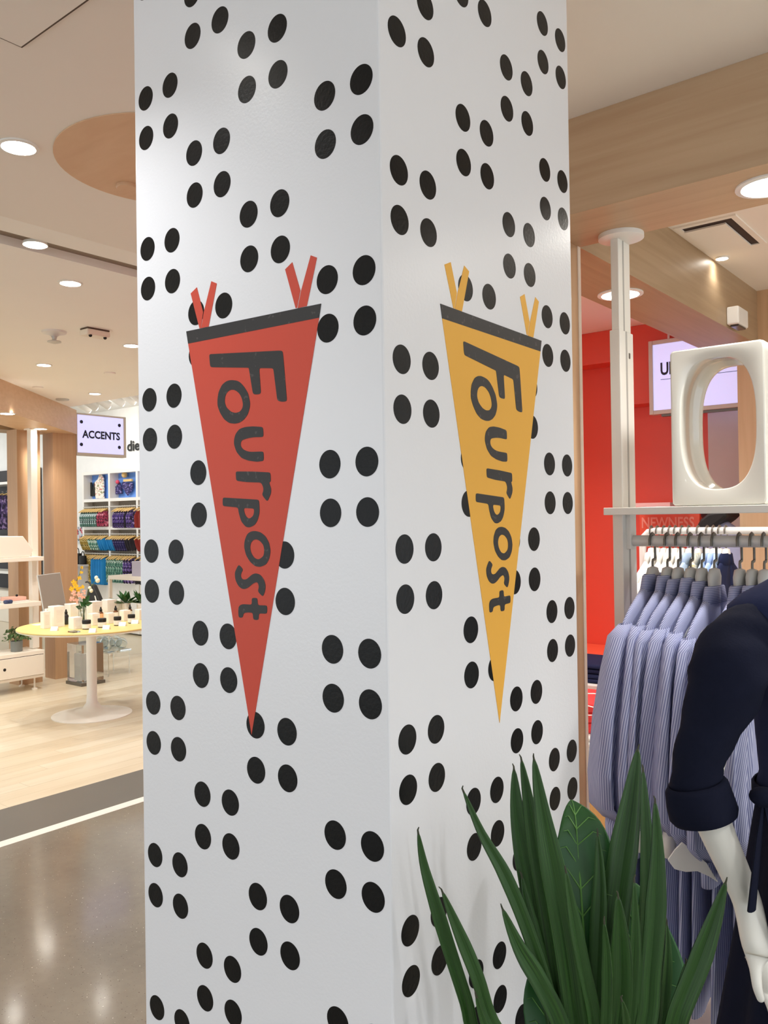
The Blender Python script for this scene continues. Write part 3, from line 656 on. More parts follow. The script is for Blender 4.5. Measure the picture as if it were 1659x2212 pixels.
# backlit sign
SY = 3.25
sx0, sx1 = at(1401, 800, Y=SY).x, -0.20
sz0, sz1 = 2.118, 2.512
t = thing('hanging_sign', 'backlit white sign in a pale frame in front of red wall', 'sign', ((sx0 + sx1) / 2, SY, sz0))
fr = MB(); w_ = 0.022
fr.box(sx0, SY, sz0, sx0 + w_, SY + 0.06, sz1); fr.box(sx1 - w_, SY, sz0, sx1, SY + 0.06, sz1); fr.box(sx0 + w_, SY, sz0, sx1 - w_, SY + 0.06, sz0 + w_); fr.box(sx0 + w_, SY, sz1 - w_, sx1 - w_, SY + 0.06, sz1)
fr.build('sign_frame', m_frame, t, bevel=0.002)
box('lit_face', m_lightbox, (sx0 + w_, SY + 0.008, sz0 + w_, sx1 - w_, SY + 0.05, sz1 - w_), t)
u0, u1 = at(1426, 811, Y=SY), at(1562, 772, Y=SY)
text('lettering', 'Ul', m_sign_ink, (u0.x, SY + 0.0075, u0.z), (1, 0, 0), (0, 0, 1), at(1449, 810, Y=SY).x - u0.x, 0.068, t, 0.001, 0.03)
text('lettering', 'it', m_sign_ink, (at(1551, 790, Y=SY).x, SY + 0.0075, u0.z), (1, 0, 0), (0, 0, 1), at(1568, 790, Y=SY).x - at(1551, 790, Y=SY).x, 0.066, t, 0.001, 0.03)
box('rule_line', m_sign_ink, (u0.x, SY + 0.0065, at(1430, 820, Y=SY).z, at(1594, 800, Y=SY).x, SY + 0.0078, at(1430, 819, Y=SY).z), t)
MB().prism([(at(1572, 785, Y=SY).x, SY + 0.0065, at(1572, 788, Y=SY).z), (at(1594, 785, Y=SY).x, SY + 0.0065, at(1594, 782, Y=SY).z), (at(1594, 782, Y=SY).x, SY + 0.0065, at(1594, 776, Y=SY).z), (at(1580, 772, Y=SY).x, SY + 0.0065, at(1581, 770, Y=SY).z), (at(1571, 772, Y=SY).x, SY + 0.0065, at(1571, 772, Y=SY).z)], (0, 0.0012, 0)).build('sign_graphic', M('sign_maroon', (120, 22, 40), 0.5), t)
MB().box(sx0 + 0.06, SY + 0.015, sz0 - 0.012, sx1, SY + 0.045, sz0).build('light_rail', m_dark_metal, t)
for xx in (sx0 + 0.1, sx1 - 0.1): MB().tube([(xx, SY + 0.03, sz1), (xx, SY + 0.03, 2.62)], 0.006).build('hanger_rod', m_white, t)

# coral counter against the red wall, folded garments
cz_ = 0.835
ct = thing('display_counter', 'coral red display counter against the red wall', 'counter', (-1.35, 3.2, 0))
MB().box(-1.74, 2.85, 0, -0.95, 3.448, cz_).build('counter_body', m_orange, ct, bevel=0.003)
MB().prism([(p_.x, p_.y, cz_ + 0.001) for p_ in (at(1297, 1432, Z=cz_), at(1340, 1436, Z=cz_), at(1345, 1405, Z=cz_))], (0, 0, 0.002)).build('paper_wedge', m_cotton, ct)
tz = 0.80
c_ = at(1300, 1478, Z=tz)
wt = thing('display_table', 'white display table top holding folded navy trousers', 'table', (c_.x - 0.1, c_.y, 0))
MB().box(c_.x - 0.42, c_.y - 0.05, tz - 0.03, c_.x + 0.22, c_.y + 0.35, tz).build('tabletop', m_white, wt, bevel=0.003)
for dx_ in (-0.40, 0.18):
    for dy_ in (-0.03, 0.31): MB().box(c_.x + dx_, c_.y + dy_, 0, c_.x + dx_ + 0.025, c_.y + dy_ + 0.025, tz - 0.03).build('leg', m_white, wt)
def folded(name, label, cat, group, mat, c, w, d, h, seed, print_=None):
    rnd = random.Random(seed); n = 24; rings = []
    for zz, g in ((0, 0.93), (0.15, 1.0), (0.5, 1.015), (0.85, 1.0), (1.0, 0.92)):
        rings.append([Vector((c[0] + math.copysign(abs(math.cos(2 * PI * k / n)) ** 0.35, math.cos(2 * PI * k / n)) * w / 2 * g + rnd.uniform(-0.003, 0.003), c[1] + math.copysign(abs(math.sin(2 * PI * k / n)) ** 0.35, math.sin(2 * PI * k / n)) * d / 2 * g + rnd.uniform(-0.003, 0.003), c[2] + zz * h + rnd.uniform(-0.0015, 0.0015) * (0 < zz < 1))) for k in range(n)])
    o = tag(MB().loft(rings).build(name, mat, None, smooth=70), label, cat, group)
    return o
for i in range(4):
    folded('folded_trousers', 'folded navy trousers, %s of four in the stack' % ('lowest', 'second lowest', 'third lowest', 'topmost')[i], 'trousers', 'folded navy trousers', m_navy, (c_.x - 0.08 + 0.006 * (i % 2), c_.y + 0.14, tz + i * 0.022), 0.46, 0.30, 0.0218, i)
# wooden block table in front with tees
bz = 0.62
b0_ = at(1262, 1625, Z=bz)
bt = thing('display_table', 'wooden block table under the stack of folded tees', 'table', (b0_.x - 0.1, b0_.y + 0.1, 0))
MB().box(b0_.x - 0.35, b0_.y - 0.0, 0, b0_.x + 0.095, b0_.y + 0.34, bz).build('table_block', WOOD('honey_oak_block', (186, 140, 84), (204, 158, 98), (22, 22, 1.2)), bt, bevel=0.003)
cc = (b0_.x - 0.125, b0_.y + 0.13)
for i in range(3):
    folded('folded_tee', 'folded white tee, %s of three under the red tees' % ('bottom one', 'middle one', 'top one')[i], 'T-shirt', 'folded white tees', m_cotton, (cc[0] + 0.008 * i, cc[1], bz + i * 0.025), 0.40, 0.30, 0.0248, 20 + i)
m_redtee = M('washed_red_cotton', (228, 62, 62), 0.85, noise=(20, 0.06))
for i in range(3):
    folded('folded_tee', 'folded red tee with white print, %s of three' % ('bottom one', 'middle one', 'top one')[i], 'T-shirt', 'folded red tees', m_redtee, (cc[0] + 0.01, cc[1] + 0.01, bz + 0.0765 + i * 0.042), 0.38, 0.28, 0.0418, 30 + i)
ft = bpy.data.objects[sorted(o.name for o in bpy.data.objects if o.name.startswith('folded_tee'))[-1]]
fy_ = cc[1] + 0.01 - 0.147
for pts in (((1268, 1498), (1300, 1500), (1330, 1512)), ((1268, 1524), (1298, 1531), (1330, 1530)), ((1268, 1545), (1300, 1544), (1330, 1536))):
    MB().tube([at(a, b, Y=fy_) for a, b in sm_pts(pts)], 0.0035, 6, flat=0.5).build('print_line', m_cotton, ft)

# display form with black drape and lavender top behind the pipe rack
f0 = at(1548, 1140, Y=3.05)
df = thing('display_form', 'display form in a lavender top and black shoulder drape', 'mannequin', (f0.x, 3.05, 0))
MB().loft([[Vector((f0.x + a * math.cos(2 * PI * k / 20), 3.05 + b_ * math.sin(2 * PI * k / 20), z)) for k in range(20)] for a, b_, z in ((0.12, 0.09, 0.9), (0.13, 0.095, 1.1), (0.15, 0.10, 1.32), (0.14, 0.09, 1.46), (0.09, 0.07, 1.52), (0.05, 0.05, 1.55))]).build('top', m_lav, df, smooth=60)
MB().tube([(f0.x, 3.05, 0.9), (f0.x, 3.05, 0.02)], 0.015, 10).build('stand', m_white, df)
MB().lathe([(0.13, 0.0), (0.13, 0.012), (0.02, 0.03)], (f0.x, 3.05, 0), 24).build('base', m_white, df, smooth=40)
dp = [at(px, py, Y=2.93) for px, py in ((1502, 1166), (1502, 1140), (1512, 1122), (1530, 1108), (1562, 1104), (1572, 1113), (1560, 1124), (1542, 1137), (1530, 1152), (1528, 1166))]
MB().prism(dp, (0, 0.22, 0)).build('drape', m_black, df, bevel=0.012)
MB().sphere((f0.x - 0.01, 3.05, 1.60), 0.07, 14, 10, (0.9, 1, 1.2)).build('head', m_black, df, smooth=60)

# ------------------------------------------------------------------ mannequin at the right edge
MD = 1.55
def mp_(px, py, d=MD): return at(px, py, D=d)
mq = thing('mannequin', 'white mannequin in a navy shirt dress with rolled sleeves', 'mannequin', (mp_(1790, 1500).x, mp_(1790, 1500, 1.62).y, 0))
cen_ = mp_(1800, 1300, 1.62)
def mz(z, off=0.0, dd=0.0): return Vector((cen_.x, cen_.y, 0)) + RGT * off * 1.0 + FWD * dd + Vector((0, 0, z)) - Vector((0, 0, (RGT * off).z + (FWD * dd).z))
chain_v, chain_r, chain_e = [], [], []
def vtx(p_, r, par=None):
    chain_v.append(p_); chain_r.append(r); i = len(chain_v) - 1
    if par is not None: chain_e.append((par, i))
    return i
pel = vtx(mz(0.95), 0.095)
wa = vtx(mz(1.12), 0.08, pel); ch = vtx(mz(1.31), 0.075, wa); nk = vtx(mz(1.46), 0.055, ch); ne = vtx(mz(1.53), 0.05, nk); hd0 = vtx(mz(1.60, 0, -0.01), 0.075, ne); hd = vtx(mz(1.70), 0.08, hd0)
sL = vtx(mp_(1618, 1385, 1.60), 0.030, ch); u1_ = vtx(mp_(1560, 1470), 0.042, sL); el = vtx(mp_(1512, 1700), 0.036, u1_); fa = vtx(mp_(1545, 1790), 0.034, el); wr = vtx(mp_(1614, 1945), 0.027, fa); hn = vtx(mp_(1634, 2035, 1.53), 0.027, wr); pm = vtx(mp_(1655, 2105, 1.52), 0.028, hn)
for k, (fx, fy, L) in enumerate(((0, 0, 1.0), (14, 6, 1.1), (28, 8, 1.05), (40, 8, 0.9))):
    a = vtx(mp_(1652 + fx, 2140 + fy, 1.52 + 0.012 * k), 0.009, pm); b = vtx(mp_(1668 + fx, 2140 + fy + 42 * L, 1.51 + 0.012 * k), 0.008, a); vtx(mp_(1672 + fx, 2140 + fy + 80 * L, 1.52 + 0.012 * k), 0.006, b)
th_ = vtx(mp_(1632, 2095, 1.50), 0.011, hn); th2 = vtx(mp_(1636, 2135, 1.49), 0.009, th_); vtx(mp_(1646, 2165, 1.49), 0.007, th2)
sR = vtx(mz(1.375, 0.175), 0.036, ch); eR = vtx(mz(1.10, 0.25), 0.036, sR); wR = vtx(mz(0.85, 0.24, -0.06), 0.026, eR); hR = vtx(mz(0.74, 0.23, -0.08), 0.03, wR)
for s_ in (-1, 1):
    a = vtx(mz(0.88, s_ * 0.09), 0.085, pel); b = vtx(mz(0.5, s_ * 0.09), 0.055, a); c2 = vtx(mz(0.28, s_ * 0.09, 0.01), 0.045, b); an = vtx(mz(0.10, s_ * 0.09, 0.02), 0.032, c2); vtx(mz(0.04, s_ * 0.09, -0.11), 0.03, an)
me = bpy.data.meshes.new('body'); off_ = Vector(mq.location); me.from_pydata([v - off_ for v in chain_v], chain_e, [])
mb_o = bpy.data.objects.new('body', me); COL.objects.link(mb_o); mb_o.parent = mq; me.materials.append(m_mannequin)
sk = mb_o.modifiers.new('skin', 'SKIN'); sk.use_smooth_shade = True
for i, r in enumerate(chain_r): me.skin_vertices[0].data[i].radius = (r, r)
me.skin_vertices[0].data[0].use_root = True
ss = mb_o.modifiers.new('smooth', 'SUBSURF'); ss.levels = 2; ss.render_levels = 2
MB().lathe([(0.16, 0.0), (0.16, 0.008), (0.02, 0.012)], (cen_.x, cen_.y, 0), 32).build('base_plate', m_grey_metal, mq, smooth=40)
# dress: torso, skirt, sleeves, cuffs, tie belt
def cloth_ring(c, ax, ay, a, b, n, wob, ph, kf=5):
    return [c + ax * (a * math.cos(2 * PI * k / n) * (1 + wob * math.sin(kf * 2 * PI * k / n + ph))) + ay * (b * math.sin(2 * PI * k / n) * (1 + wob * math.sin(kf * 2 * PI * k / n + ph))) for k in range(n)]
RH = Vector((RGT.x, RGT.y, 0)).normalized(); FH = Vector((FWD.x, FWD.y, 0)).normalized(); CB = Vector((cen_.x, cen_.y, 0))
def T(z, a, b, wob=0.01, ph=0, dx_=0, n=44, kf=5): return cloth_ring(CB + Vector((0, 0, z)) + RH * dx_, RH, FH, a, b, n, wob, ph, kf)
MB().loft([T(1.02, 0.150, 0.125, 0.02), T(1.08, 0.136, 0.115, 0.02), T(1.2, 0.145, 0.125, 0.02), T(1.32, 0.165, 0.130, 0.01), T(1.365, 0.200, 0.122), T(1.405, 0.198, 0.104), T(1.428, 0.170, 0.094), T(1.448, 0.130, 0.082), T(1.475, 0.080, 0.070), T(1.50, 0.068, 0.066)], cap=False).build('bodice', m_navy, mq, smooth=70, solid=0.003)
MB().loft([T(1.045, 0.140, 0.120, 0.02, 0, 0, 64, 9), T(0.98, 0.150, 0.13, 0.03, 0.3, 0, 64, 9), T(0.85, 0.168, 0.145, 0.045, 0.6, 0, 64, 9), T(0.68, 0.195, 0.165, 0.06, 0.8, 0, 64, 9), T(0.5, 0.225, 0.19, 0.07, 1.0, 0, 64, 9), T(0.36, 0.245, 0.21, 0.08, 1.1, 0, 64, 9)], cap=False).build('skirt', m_navy_shade, mq, smooth=70, solid=0.003)
MB().loft([T(1.02, 0.149, 0.127), T(1.025, 0.152, 0.130), T(1.055, 0.152, 0.130), T(1.06, 0.149, 0.127)], cap=False).build('belt', m_navy_shade, mq, smooth=70, solid=0.003)
kn = mp_(1651, 1722, 1.50)
MB().sphere(kn, 0.022, 14, 8, (1.2, 1, 0.8)).build('tie_knot', m_navy_shade, mq, smooth=70)
for dx_, L in ((-0.012, 0.20), (0.02, 0.26)):
    MB().tube([kn, kn + RH * dx_ + Vector((0, 0, -L * 0.4)), kn + RH * dx_ * 2.2 + Vector((0, 0, -L))], [0.008, 0.014, 0.018], 10, flat=0.35).build('tie_end', m_navy_shade, mq, smooth=60)
def sleeve(path, rad, seed, n=32):
    rnd = random.Random(seed); mb = MB(); rings = []; path = [Vector(p_) for p_ in path]; up = FH
    for i, p_ in enumerate(path):
        t_ = (path[min(i + 1, len(path) - 1)] - path[max(i - 1, 0)]).normalized(); a = t_.cross(up).normalized(); b = a.cross(t_).normalized()
        rings.append([p_ + a * (rad[i] * math.cos(2 * PI * k / n) * (1 + 0.04 * math.sin(3 * 2 * PI * k / n + i * 1.3))) + b * (rad[i] * 0.85 * math.sin(2 * PI * k / n) * (1 + 0.05 * math.sin(4 * 2 * PI * k / n + i))) for k in range(n)])
    return mb.loft(rings, cap=False)
sp_ = sm([(1700, 1385, 0.040, 1.63), (1660, 1378, 0.056, 1.61), (1624, 1376, 0.061, 1.59), (1596, 1394, 0.063, 1.57), (1578, 1435, 0.069, 1.55), (1566, 1485, 0.067, 1.55), (1538, 1560, 0.054, 1.55), (1514, 1625, 0.046, 1.55), (1503, 1690, 0.044, 1.55), (1505, 1710, 0.045, 1.55)])
sleeve([mp_(a, b, d) for a, b, c, d in sp_], [c for a, b, c, d in sp_], 3).build('sleeve', m_navy_shade, mq, smooth=70, solid=0.003)
cp = [(1503, 1688, 0.050), (1505, 1700, 0.056), (1512, 1730, 0.058), (1520, 1757, 0.0585), (1524, 1768, 0.054), (1524, 1766, 0.047), (1516, 1735, 0.046)]
cr_ = [mp_(a, b) for a, b, c in cp]; ax_ = (cr_[3] - cr_[0]).normalized(); aa = ax_.cross(FH).normalized(); bb = aa.cross(ax_).normalized()
MB().loft([[p_ + aa * (c * (1 + 0.06 * math.sin(4 * PI * k / 36 + i * 0.5)) * math.cos(2 * PI * k / 36)) + bb * (c * 0.9 * math.sin(2 * PI * k / 36)) for k in range(36)] for i, (p_, (_, _, c)) in enumerate(zip(cr_, cp))], cap=False).build('rolled_cuff', m_navy_shade, mq, smooth=70, solid=0.003)
sleeve([mz(1.38, 0.13), mz(1.37, 0.185), mz(1.28, 0.23), mz(1.12, 0.25), mz(1.06, 0.25)], [0.055, 0.062, 0.058, 0.05, 0.052], 5).build('sleeve', m_navy_shade, mq, smooth=70, solid=0.003)

# ------------------------------------------------------------------ potted plant in front of the pillar's right face
KL = 0.8            # the plant stands close in front of the right face
PD = 1.47 * KL
pb = at(1285, 2450, D=PD); pbx, pby = pb.x, pb.y
PZ = EYE - (EYE - 0.46) * KL
pl = thing('potted_plant', 'potted plant with tall green strap leaves against the dotted pillar', 'plant', (pbx, pby, 0))
MB().lathe([(0.08, 0), (0.09, 0.01), (0.118, PZ - 0.02), (0.12, PZ), (0.112, PZ), (0.108, PZ - 0.04)], (pbx, pby, 0), 36).build('planter', m_pot_dark, pl, smooth=40)
MB().lathe([(0.001, PZ - 0.035), (0.1085, PZ - 0.04)], (pbx, pby, 0), 36, cap=False).build('soil', m_soil, pl)
def strap(pts, wmax, d0, d1, seed, yaw=0.0, mat=None, curl=0.5):
    rnd = random.Random(seed)
    pts = [(p_[0], p_[1]) for p_ in pts]
    bx = pts[-1][0]
    pts = pts + [(1285 + (bx - 1285) * 0.62, 2330), (1285 + (bx - 1285) * 0.35, 2450)]
    q_ = sm(pts, 5); n = len(q_); rings = []
    P3 = [at(a, b, D=d0 + (d1 - d0) * i / (n - 1)) for i, (a, b) in enumerate(q_)]
    for i, c in enumerate(P3):
        t_ = (P3[min(i + 1, n - 1)] - P3[max(i - 1, 0)]).normalized()
        view = (c - CAM).normalized(); wv = t_.cross(view).normalized(); nv = wv.cross(t_).normalized()
        wv2 = wv * math.cos(yaw) + nv * math.sin(yaw); nv2 = -wv * math.sin(yaw) + nv * math.cos(yaw)
        u = i / (n - 1)
        w = wmax * min(1, (u / 0.30 + 0.02) ** 0.75) * (1 - 0.25 * max(0, u - 0.7) / 0.3) / 2
        rings.append([c + wv2 * (w * s_) + nv2 * (curl * w * (1 - abs(s_)) - curl * w * 0.5) for s_ in (-1, -0.5, 0, 0.5, 1)])
    uvs = [(k * 0.8 + seed * 3.7, i * 0.12) for i in range(n) for k in range(5)]
    lf = MB().loft(rings, cap=False, closed=False, uvs=uvs).build('leaf', mat or m_leaf, pl, smooth=35, solid=0.0014)
    tp_ = (P3[0] - P3[2]).normalized()
    MB().tube([P3[0] - tp_ * 0.004, P3[0] + tp_ * 0.003, P3[0] + tp_ * 0.007 + RGT * rnd.uniform(-0.003, 0.003)], [0.0016, 0.0012, 0.0007], 6).build('leaf_tip', m_tip, lf)
    return lf
def pxm(w, d): return w * d / FPX
LV = [([(903, 1797), (918, 1880), (960, 2020), (1005, 2160), (1030, 2240)], 30, 1.42, 1.47, 0.3), ([(955, 1925), (985, 2000), (1030, 2110), (1065, 2212)], 30, 1.40, 1.45, 0.3),
      ([(1000, 1707), (1040, 1800), (1090, 1890), (1140, 2010), (1185, 2150), (1205, 2230)], 30, 1.45, 1.48, 0.2), ([(1110, 1660), (1118, 1760), (1140, 1880), (1170, 2050), (1205, 2212)], 46, 1.52, 1.50, 0.1),
      ([(1126, 1640), (1140, 1720), (1160, 1850), (1185, 2000), (1215, 2200)], 34, 1.50, 1.49, -0.3), ([(1153, 1638), (1172, 1760), (1198, 1900), (1225, 2060), (1245, 2212)], 50, 1.47, 1.47, 0.1),
      ([(1378, 1618), (1366, 1720), (1345, 1860), (1328, 2000), (1312, 2212)], 58, 1.54, 1.49, -0.2), ([(1389, 1662), (1394, 1760), (1398, 1900), (1390, 2040), (1372, 2212)], 32, 1.50, 1.47, 0.4),
      ([(1415, 1730), (1420, 1850), (1415, 1980), (1405, 2100), (1395, 2212)], 42, 1.46, 1.45, 0.1), ([(1568, 1905), (1545, 1980), (1510, 2080), (1470, 2180), (1450, 2240)], 44, 1.42, 1.45, 0.1),
      ([(1085, 1962), (1120, 2045), (1165, 2120), (1210, 2212)], 38, 1.44, 1.46, 0.2), ([(1222, 1880), (1235, 1960), (1258, 2080), (1285, 2212)], 30, 1.43, 1.45, 0.4),
      ([(1291, 1800), (1296, 1900), (1292, 2030), (1285, 2212)], 34, 1.52, 1.48, -0.3), ([(1335, 1935), (1340, 2020), (1342, 2120), (1335, 2212)], 46, 1.41, 1.44, 0.0),
      ([(1127, 1892), (1140, 1960), (1165, 2060), (1200, 2212)], 28, 1.50, 1.48, 0.5), ([(1342, 2158), (1350, 2190), (1352, 2240)], 16, 1.36, 1.40, 0.2), ([(1440, 1992), (1442, 2060), (1436, 2150), (1425, 2230)], 24, 1.49, 1.47, 0.5),
      ([(1028, 2150), (1042, 2200), (1070, 2260)], 18, 1.41, 1.44, 0.4), ([(1482, 2080), (1470, 2150), (1450, 2230)], 30, 1.46, 1.46, 0.3), ([(1305, 1990), (1312, 2080), (1310, 2212)], 24, 1.40, 1.43, -0.4), ([(1370, 1900), (1372, 2020), (1366, 2140), (1358, 2230)], 30, 1.45, 1.46, 0.5)]
for i, (pts, w, d0, d1, yw) in enumerate(LV): strap(pts, pxm(w, d0 * KL) * 1.04, d0 * KL, d1 * KL, i, yw)
def broad(rows, d0, d1, name='leaf', cup=0.18):
    """rows: (y, left x, midrib x, right x) read down the leaf"""
    rings = []; mid = []
    n = len(rows)
    for i, (y, xl, xm, xr) in enumerate(rows):
        d = (d0 + (d1 - d0) * i / (n - 1)) * KL; r = []
        for s_, x in ((0, xl), (0.5, xl + (xm - xl) * 0.5), (1, xm), (0.5, xr + (xm - xr) * 0.5), (0, xr)):
            hw = abs(x - xm) * d / FPX
            r.append(at(x, y + (xr - xl) * 0.10 * (abs(x - xm) / max(1, (xr - xl) / 2)) ** 1.5 * (1 if i < n - 1 else 0), D=d - cup * hw + 0.004 * math.sin(i * 1.7 + x * 0.02)))
        rings.append(r); mid.append(r[2] - FWD * 0.0015)
    lf = MB().loft(rings, cap=False, closed=False).build(name, m_leaf2, pl, smooth=60, solid=0.0012, sub=1)
    MB().tube(mid, [0.0006 + 0.0016 * i / n for i in range(n)], 6).build('vein', m_vein, lf)
    for i in range(2, n - 1):
        for side in (0, 4):
            a = rings[i][2] - FWD * 0.0012; b = rings[i - 1][1 if side == 0 else 3] - FWD * 0.0016; c = rings[i - 1][side] * 0.5 + rings[i - 1][1 if side == 0 else 3] * 0.5 - FWD * 0.002
            MB().tube([a, b, c], [0.0011, 0.0008, 0.0004], 5).build('vein', m_vein, lf)
broad([(1727, 1232, 1234, 1237), (1737, 1222, 1238, 1272), (1760, 1213, 1242, 1300), (1790, 1207, 1245, 1316), (1825, 1198, 1247, 1330), (1870, 1196, 1250, 1340), (1920, 1200, 1254, 1345), (1980, 1210, 1258, 1340), (2060, 1225, 1264, 1325), (2150, 1245, 1272, 1305), (2300, 1272, 1280, 1290)], 1.60, 1.50)
broad([(1905, 1360, 1366, 1378), (1930, 1345, 1372, 1400), (1965, 1335, 1378, 1430), (2010, 1330, 1380, 1458), (2060, 1328, 1378, 1482), (2110, 1328, 1372, 1494), (2170, 1330, 1362, 1480), (2240, 1325, 1345, 1440), (2360, 1305, 1310, 1330)], 1.56, 1.50)
broad([(2085, 1150, 1156, 1165), (2110, 1136, 1160, 1190), (2150, 1128, 1170, 1215), (2200, 1130, 1182, 1235), (2260, 1150, 1200, 1250), (2360, 1220, 1245, 1265)], 1.53, 1.50)

# ------------------------------------------------------------------ store on the left: lit sign on the oak post
t = thing('hanging_sign', 'backlit sign reading ACCENTS fixed beside the oak post', 'sign', (-7.08, 3.97, 2.294))
y0, y1, z0, z1 = 3.672, 4.265, 2.294, 2.738
fr = MB(); w_ = 0.03
fr.box(-7.13, y0, z0, -7.05, y0 + 0.008, z1); fr.box(-7.13, y1 - w_, z0, -7.05, y1, z1); fr.box(-7.13, y0 + 0.008, z0, -7.05, y1 - w_, z0 + w_); fr.box(-7.13, y0 + 0.008, z1 - w_ * 0.6, -7.05, y1 - w_, z1)
fr.build('sign_frame', m_frame, t, bevel=0.002)
box('lit_face', m_lightbox, (-7.12, y0 + 0.008, z0 + w_, -7.055, y1 - w_, z1 - w_ * 0.6), t)
text('lettering', 'ACCENTS', m_sign_ink, (-7.0548, 3.735, 2.478), (0, 1, 0), (0, 0, 1), 0.455, 0.085, t, 0.002, 0.035)
for px, py in ((176, 911), (258, 919), (176, 960), (258, 966.5)):
    p = at(px, py, X=-7.053); MB().tube([p, p + Vector((-0.004, 0, 0))], 0.0185, 20).build('dot', m_sign_ink, t)

# wall lettering
p0 = at(275, 974, Y=6.01); p1 = at(301, 948, Y=6.01)
tag(text('wall_lettering', 'die', m_black, (p0.x, 6.019, p0.z - 0.01), (1, 0, 0), (0, 0, 1), (p1.x - p0.x) * 1.02, p1.z - p0.z, None, 0.012, 0.025), 'black lettering die on the white wall above the cubbies', 'lettering')

# ------------------------------------------------------------------ cubby wall with swimwear
CY = 5.84
def cx_at(px): return at(px, 1140, Y=CY).x
def cz_at(py): return at(240, py, Y=CY).z
cx0, cxa, cxb, cxc = cx_at(180), cx_at(236.5), cx_at(296.5), cx_at(296.5) + (cx_at(296.5) - cx_at(236.5))
rows_z = [cz_at(1019), cz_at(1079.5), cz_at(1141), cz_at(1256)]
mz_ = cz_at(1192)
cu = thing('cubby_wall', 'white cubby shelving wall filled with hanging swimwear', 'shelving', ((cx0 + cxb) / 2, 5.8, 0))
bt_ = 0.022
for x in (cx0, cxa, cxb, cxc): box('upright', m_white, (x - bt_, CY, 0.02, x + bt_, 6.0, rows_z[0] + bt_), cu)
for k, z in enumerate(rows_z):
    for xa, xb in ((cx0, cxa), (cxa, cxb), (cxb, cxc)): box('shelf_board', m_white, (xa + bt_, CY + 0.001, z - bt_, xb - bt_, 6.0, z + bt_), cu)
m_cubback = M('taupe_back_panel', (150, 140, 126), 0.7); m_blueback = M('sky_blue_pegboard', (112, 160, 238), 0.6)
for xa, xb in ((cx0, cxa), (cxa, cxb), (cxb, cxc)):
    box('back_panel', m_blueback, (xa + bt_, 5.985, rows_z[1] + bt_, xb - bt_, 6.001, rows_z[0] - bt_), cu)
    for za, zb_ in ((rows_z[2], rows_z[1]), (rows_z[3], rows_z[2])): box('back_panel', m_cubback, (xa + bt_, 5.985, za + bt_, xb - bt_, 6.001, zb_ - bt_), cu)
    box('plinth', m_white, (xa + bt_, CY + 0.01, 0.02, xb - bt_, 5.98, rows_z[3] - bt_), cu)
    for zr in (rows_z[1] - 0.10, rows_z[2] - 0.085, mz_ - 0.03):
        MB().tube([(xa + bt_, CY - 0.005, zr), (xb - bt_, CY - 0.005, zr)], 0.009, 8).build('hang_rail', m_rail, cu)
# hanging swim pieces: every piece and hanger an object
def swim_mesh(w, h, t_, seed, kind):
    rnd = random.Random(seed); mb = MB(); rings = []
    for i in range(7):
        v = i / 6
        if kind == 'top': hw = w * (0.55 + 0.45 * min(1, v * 3)) * (1 - 0.12 * v)
        elif kind == 'brief': hw = w * (1 - 0.55 * v ** 1.6)
        else: hw = w * (0.95 + 0.08 * math.sin(v * 3))
        n = 22
        rings.append([Vector((t_ * (0.6 + 0.4 * math.sin(v * 2.5)) * math.sin(2 * PI * k / n) + 0.004 * math.sin(5 * math.cos(2 * PI * k / n) + v * 3 + seed), hw * math.cos(2 * PI * k / n), -h * v + rnd.uniform(-0.01, 0.01) * (i == 6))) for k in range(n)])
    return mb.loft(rings)
m_woodh = M('pale_wood_hanger', (232, 196, 128), 0.5, noise=(20, 0.06))
def wood_hanger(label):
    t = thing('wooden_hanger', label, 'hanger', (0, 0, 0), 'wooden hangers in the cubbies')
    MB().tube([(0, -0.012, 0.0), (0, -0.008, 0.012), (0, 0.004, 0.014), (0, 0.012, 0.004), (0, 0.01, -0.008), (0, 0, -0.018), (0, 0, -0.03)], 0.0025, 6).build('hook', m_rail, t)
    MB().tube([(0, -0.10, -0.075), (0, -0.055, -0.05), (0, 0, -0.028), (0, 0.055, -0.05), (0, 0.10, -0.075)], [0.010, 0.013, 0.014, 0.013, 0.010], 8, flat=0.8).build('hanger_bar', m_woodh, t, smooth=50)
    return t
wh0 = None
swim = {'teal': PRINT('teal_leaf_print', (40, 70, 66), [(206, 224, 228), (90, 130, 120)], 26, 0.52), 'rose': PRINT('rose_print', (176, 60, 92), [(226, 150, 170), (90, 40, 60)], 30, 0.56), 'purple': PRINT('purple_print', (84, 62, 140), [(178, 160, 220), (44, 40, 60)], 34, 0.52),
        'gold': PRINT('gold_print', (168, 140, 60), [(92, 84, 44), (222, 204, 140)], 34, 0.54), 'mint': PRINT('mint_print', (120, 168, 150), [(214, 232, 222), (62, 110, 100)], 30, 0.54), 'blue': M('bright_blue_lycra', (20, 136, 206), 0.6, noise=(20, 0.12)), 'indigo': PRINT('indigo_print', (48, 44, 104), [(140, 130, 190), (30, 30, 60)], 40, 0.55), 'dark': M('dark_lycra', (40, 38, 48), 0.7, noise=(20, 0.2)), 'red': M('brick_red_lycra', (150, 50, 44), 0.7)}
meshes = {}
def swim_piece(col, kind, w, h, t_, loc, label, rot=0.0):
    key = (col, kind)
    name = {'top': 'swimsuit', 'brief': 'swim_brief', 'short': 'swim_shorts'}[kind]
    if key not in meshes:
        o = swim_mesh(w, h, t_, len(meshes) + 3, kind).build(name, swim[col], None, smooth=60); meshes[key] = o
    else:
        o = meshes[key].copy(); COL.objects.link(o)
    o.location = loc; o.rotation_euler = (0, 0, rot)
    return tag(o, label, {'top': 'swim top', 'brief': 'swim brief', 'short': 'swim shorts'}[kind], 'swimwear in the cubbies')
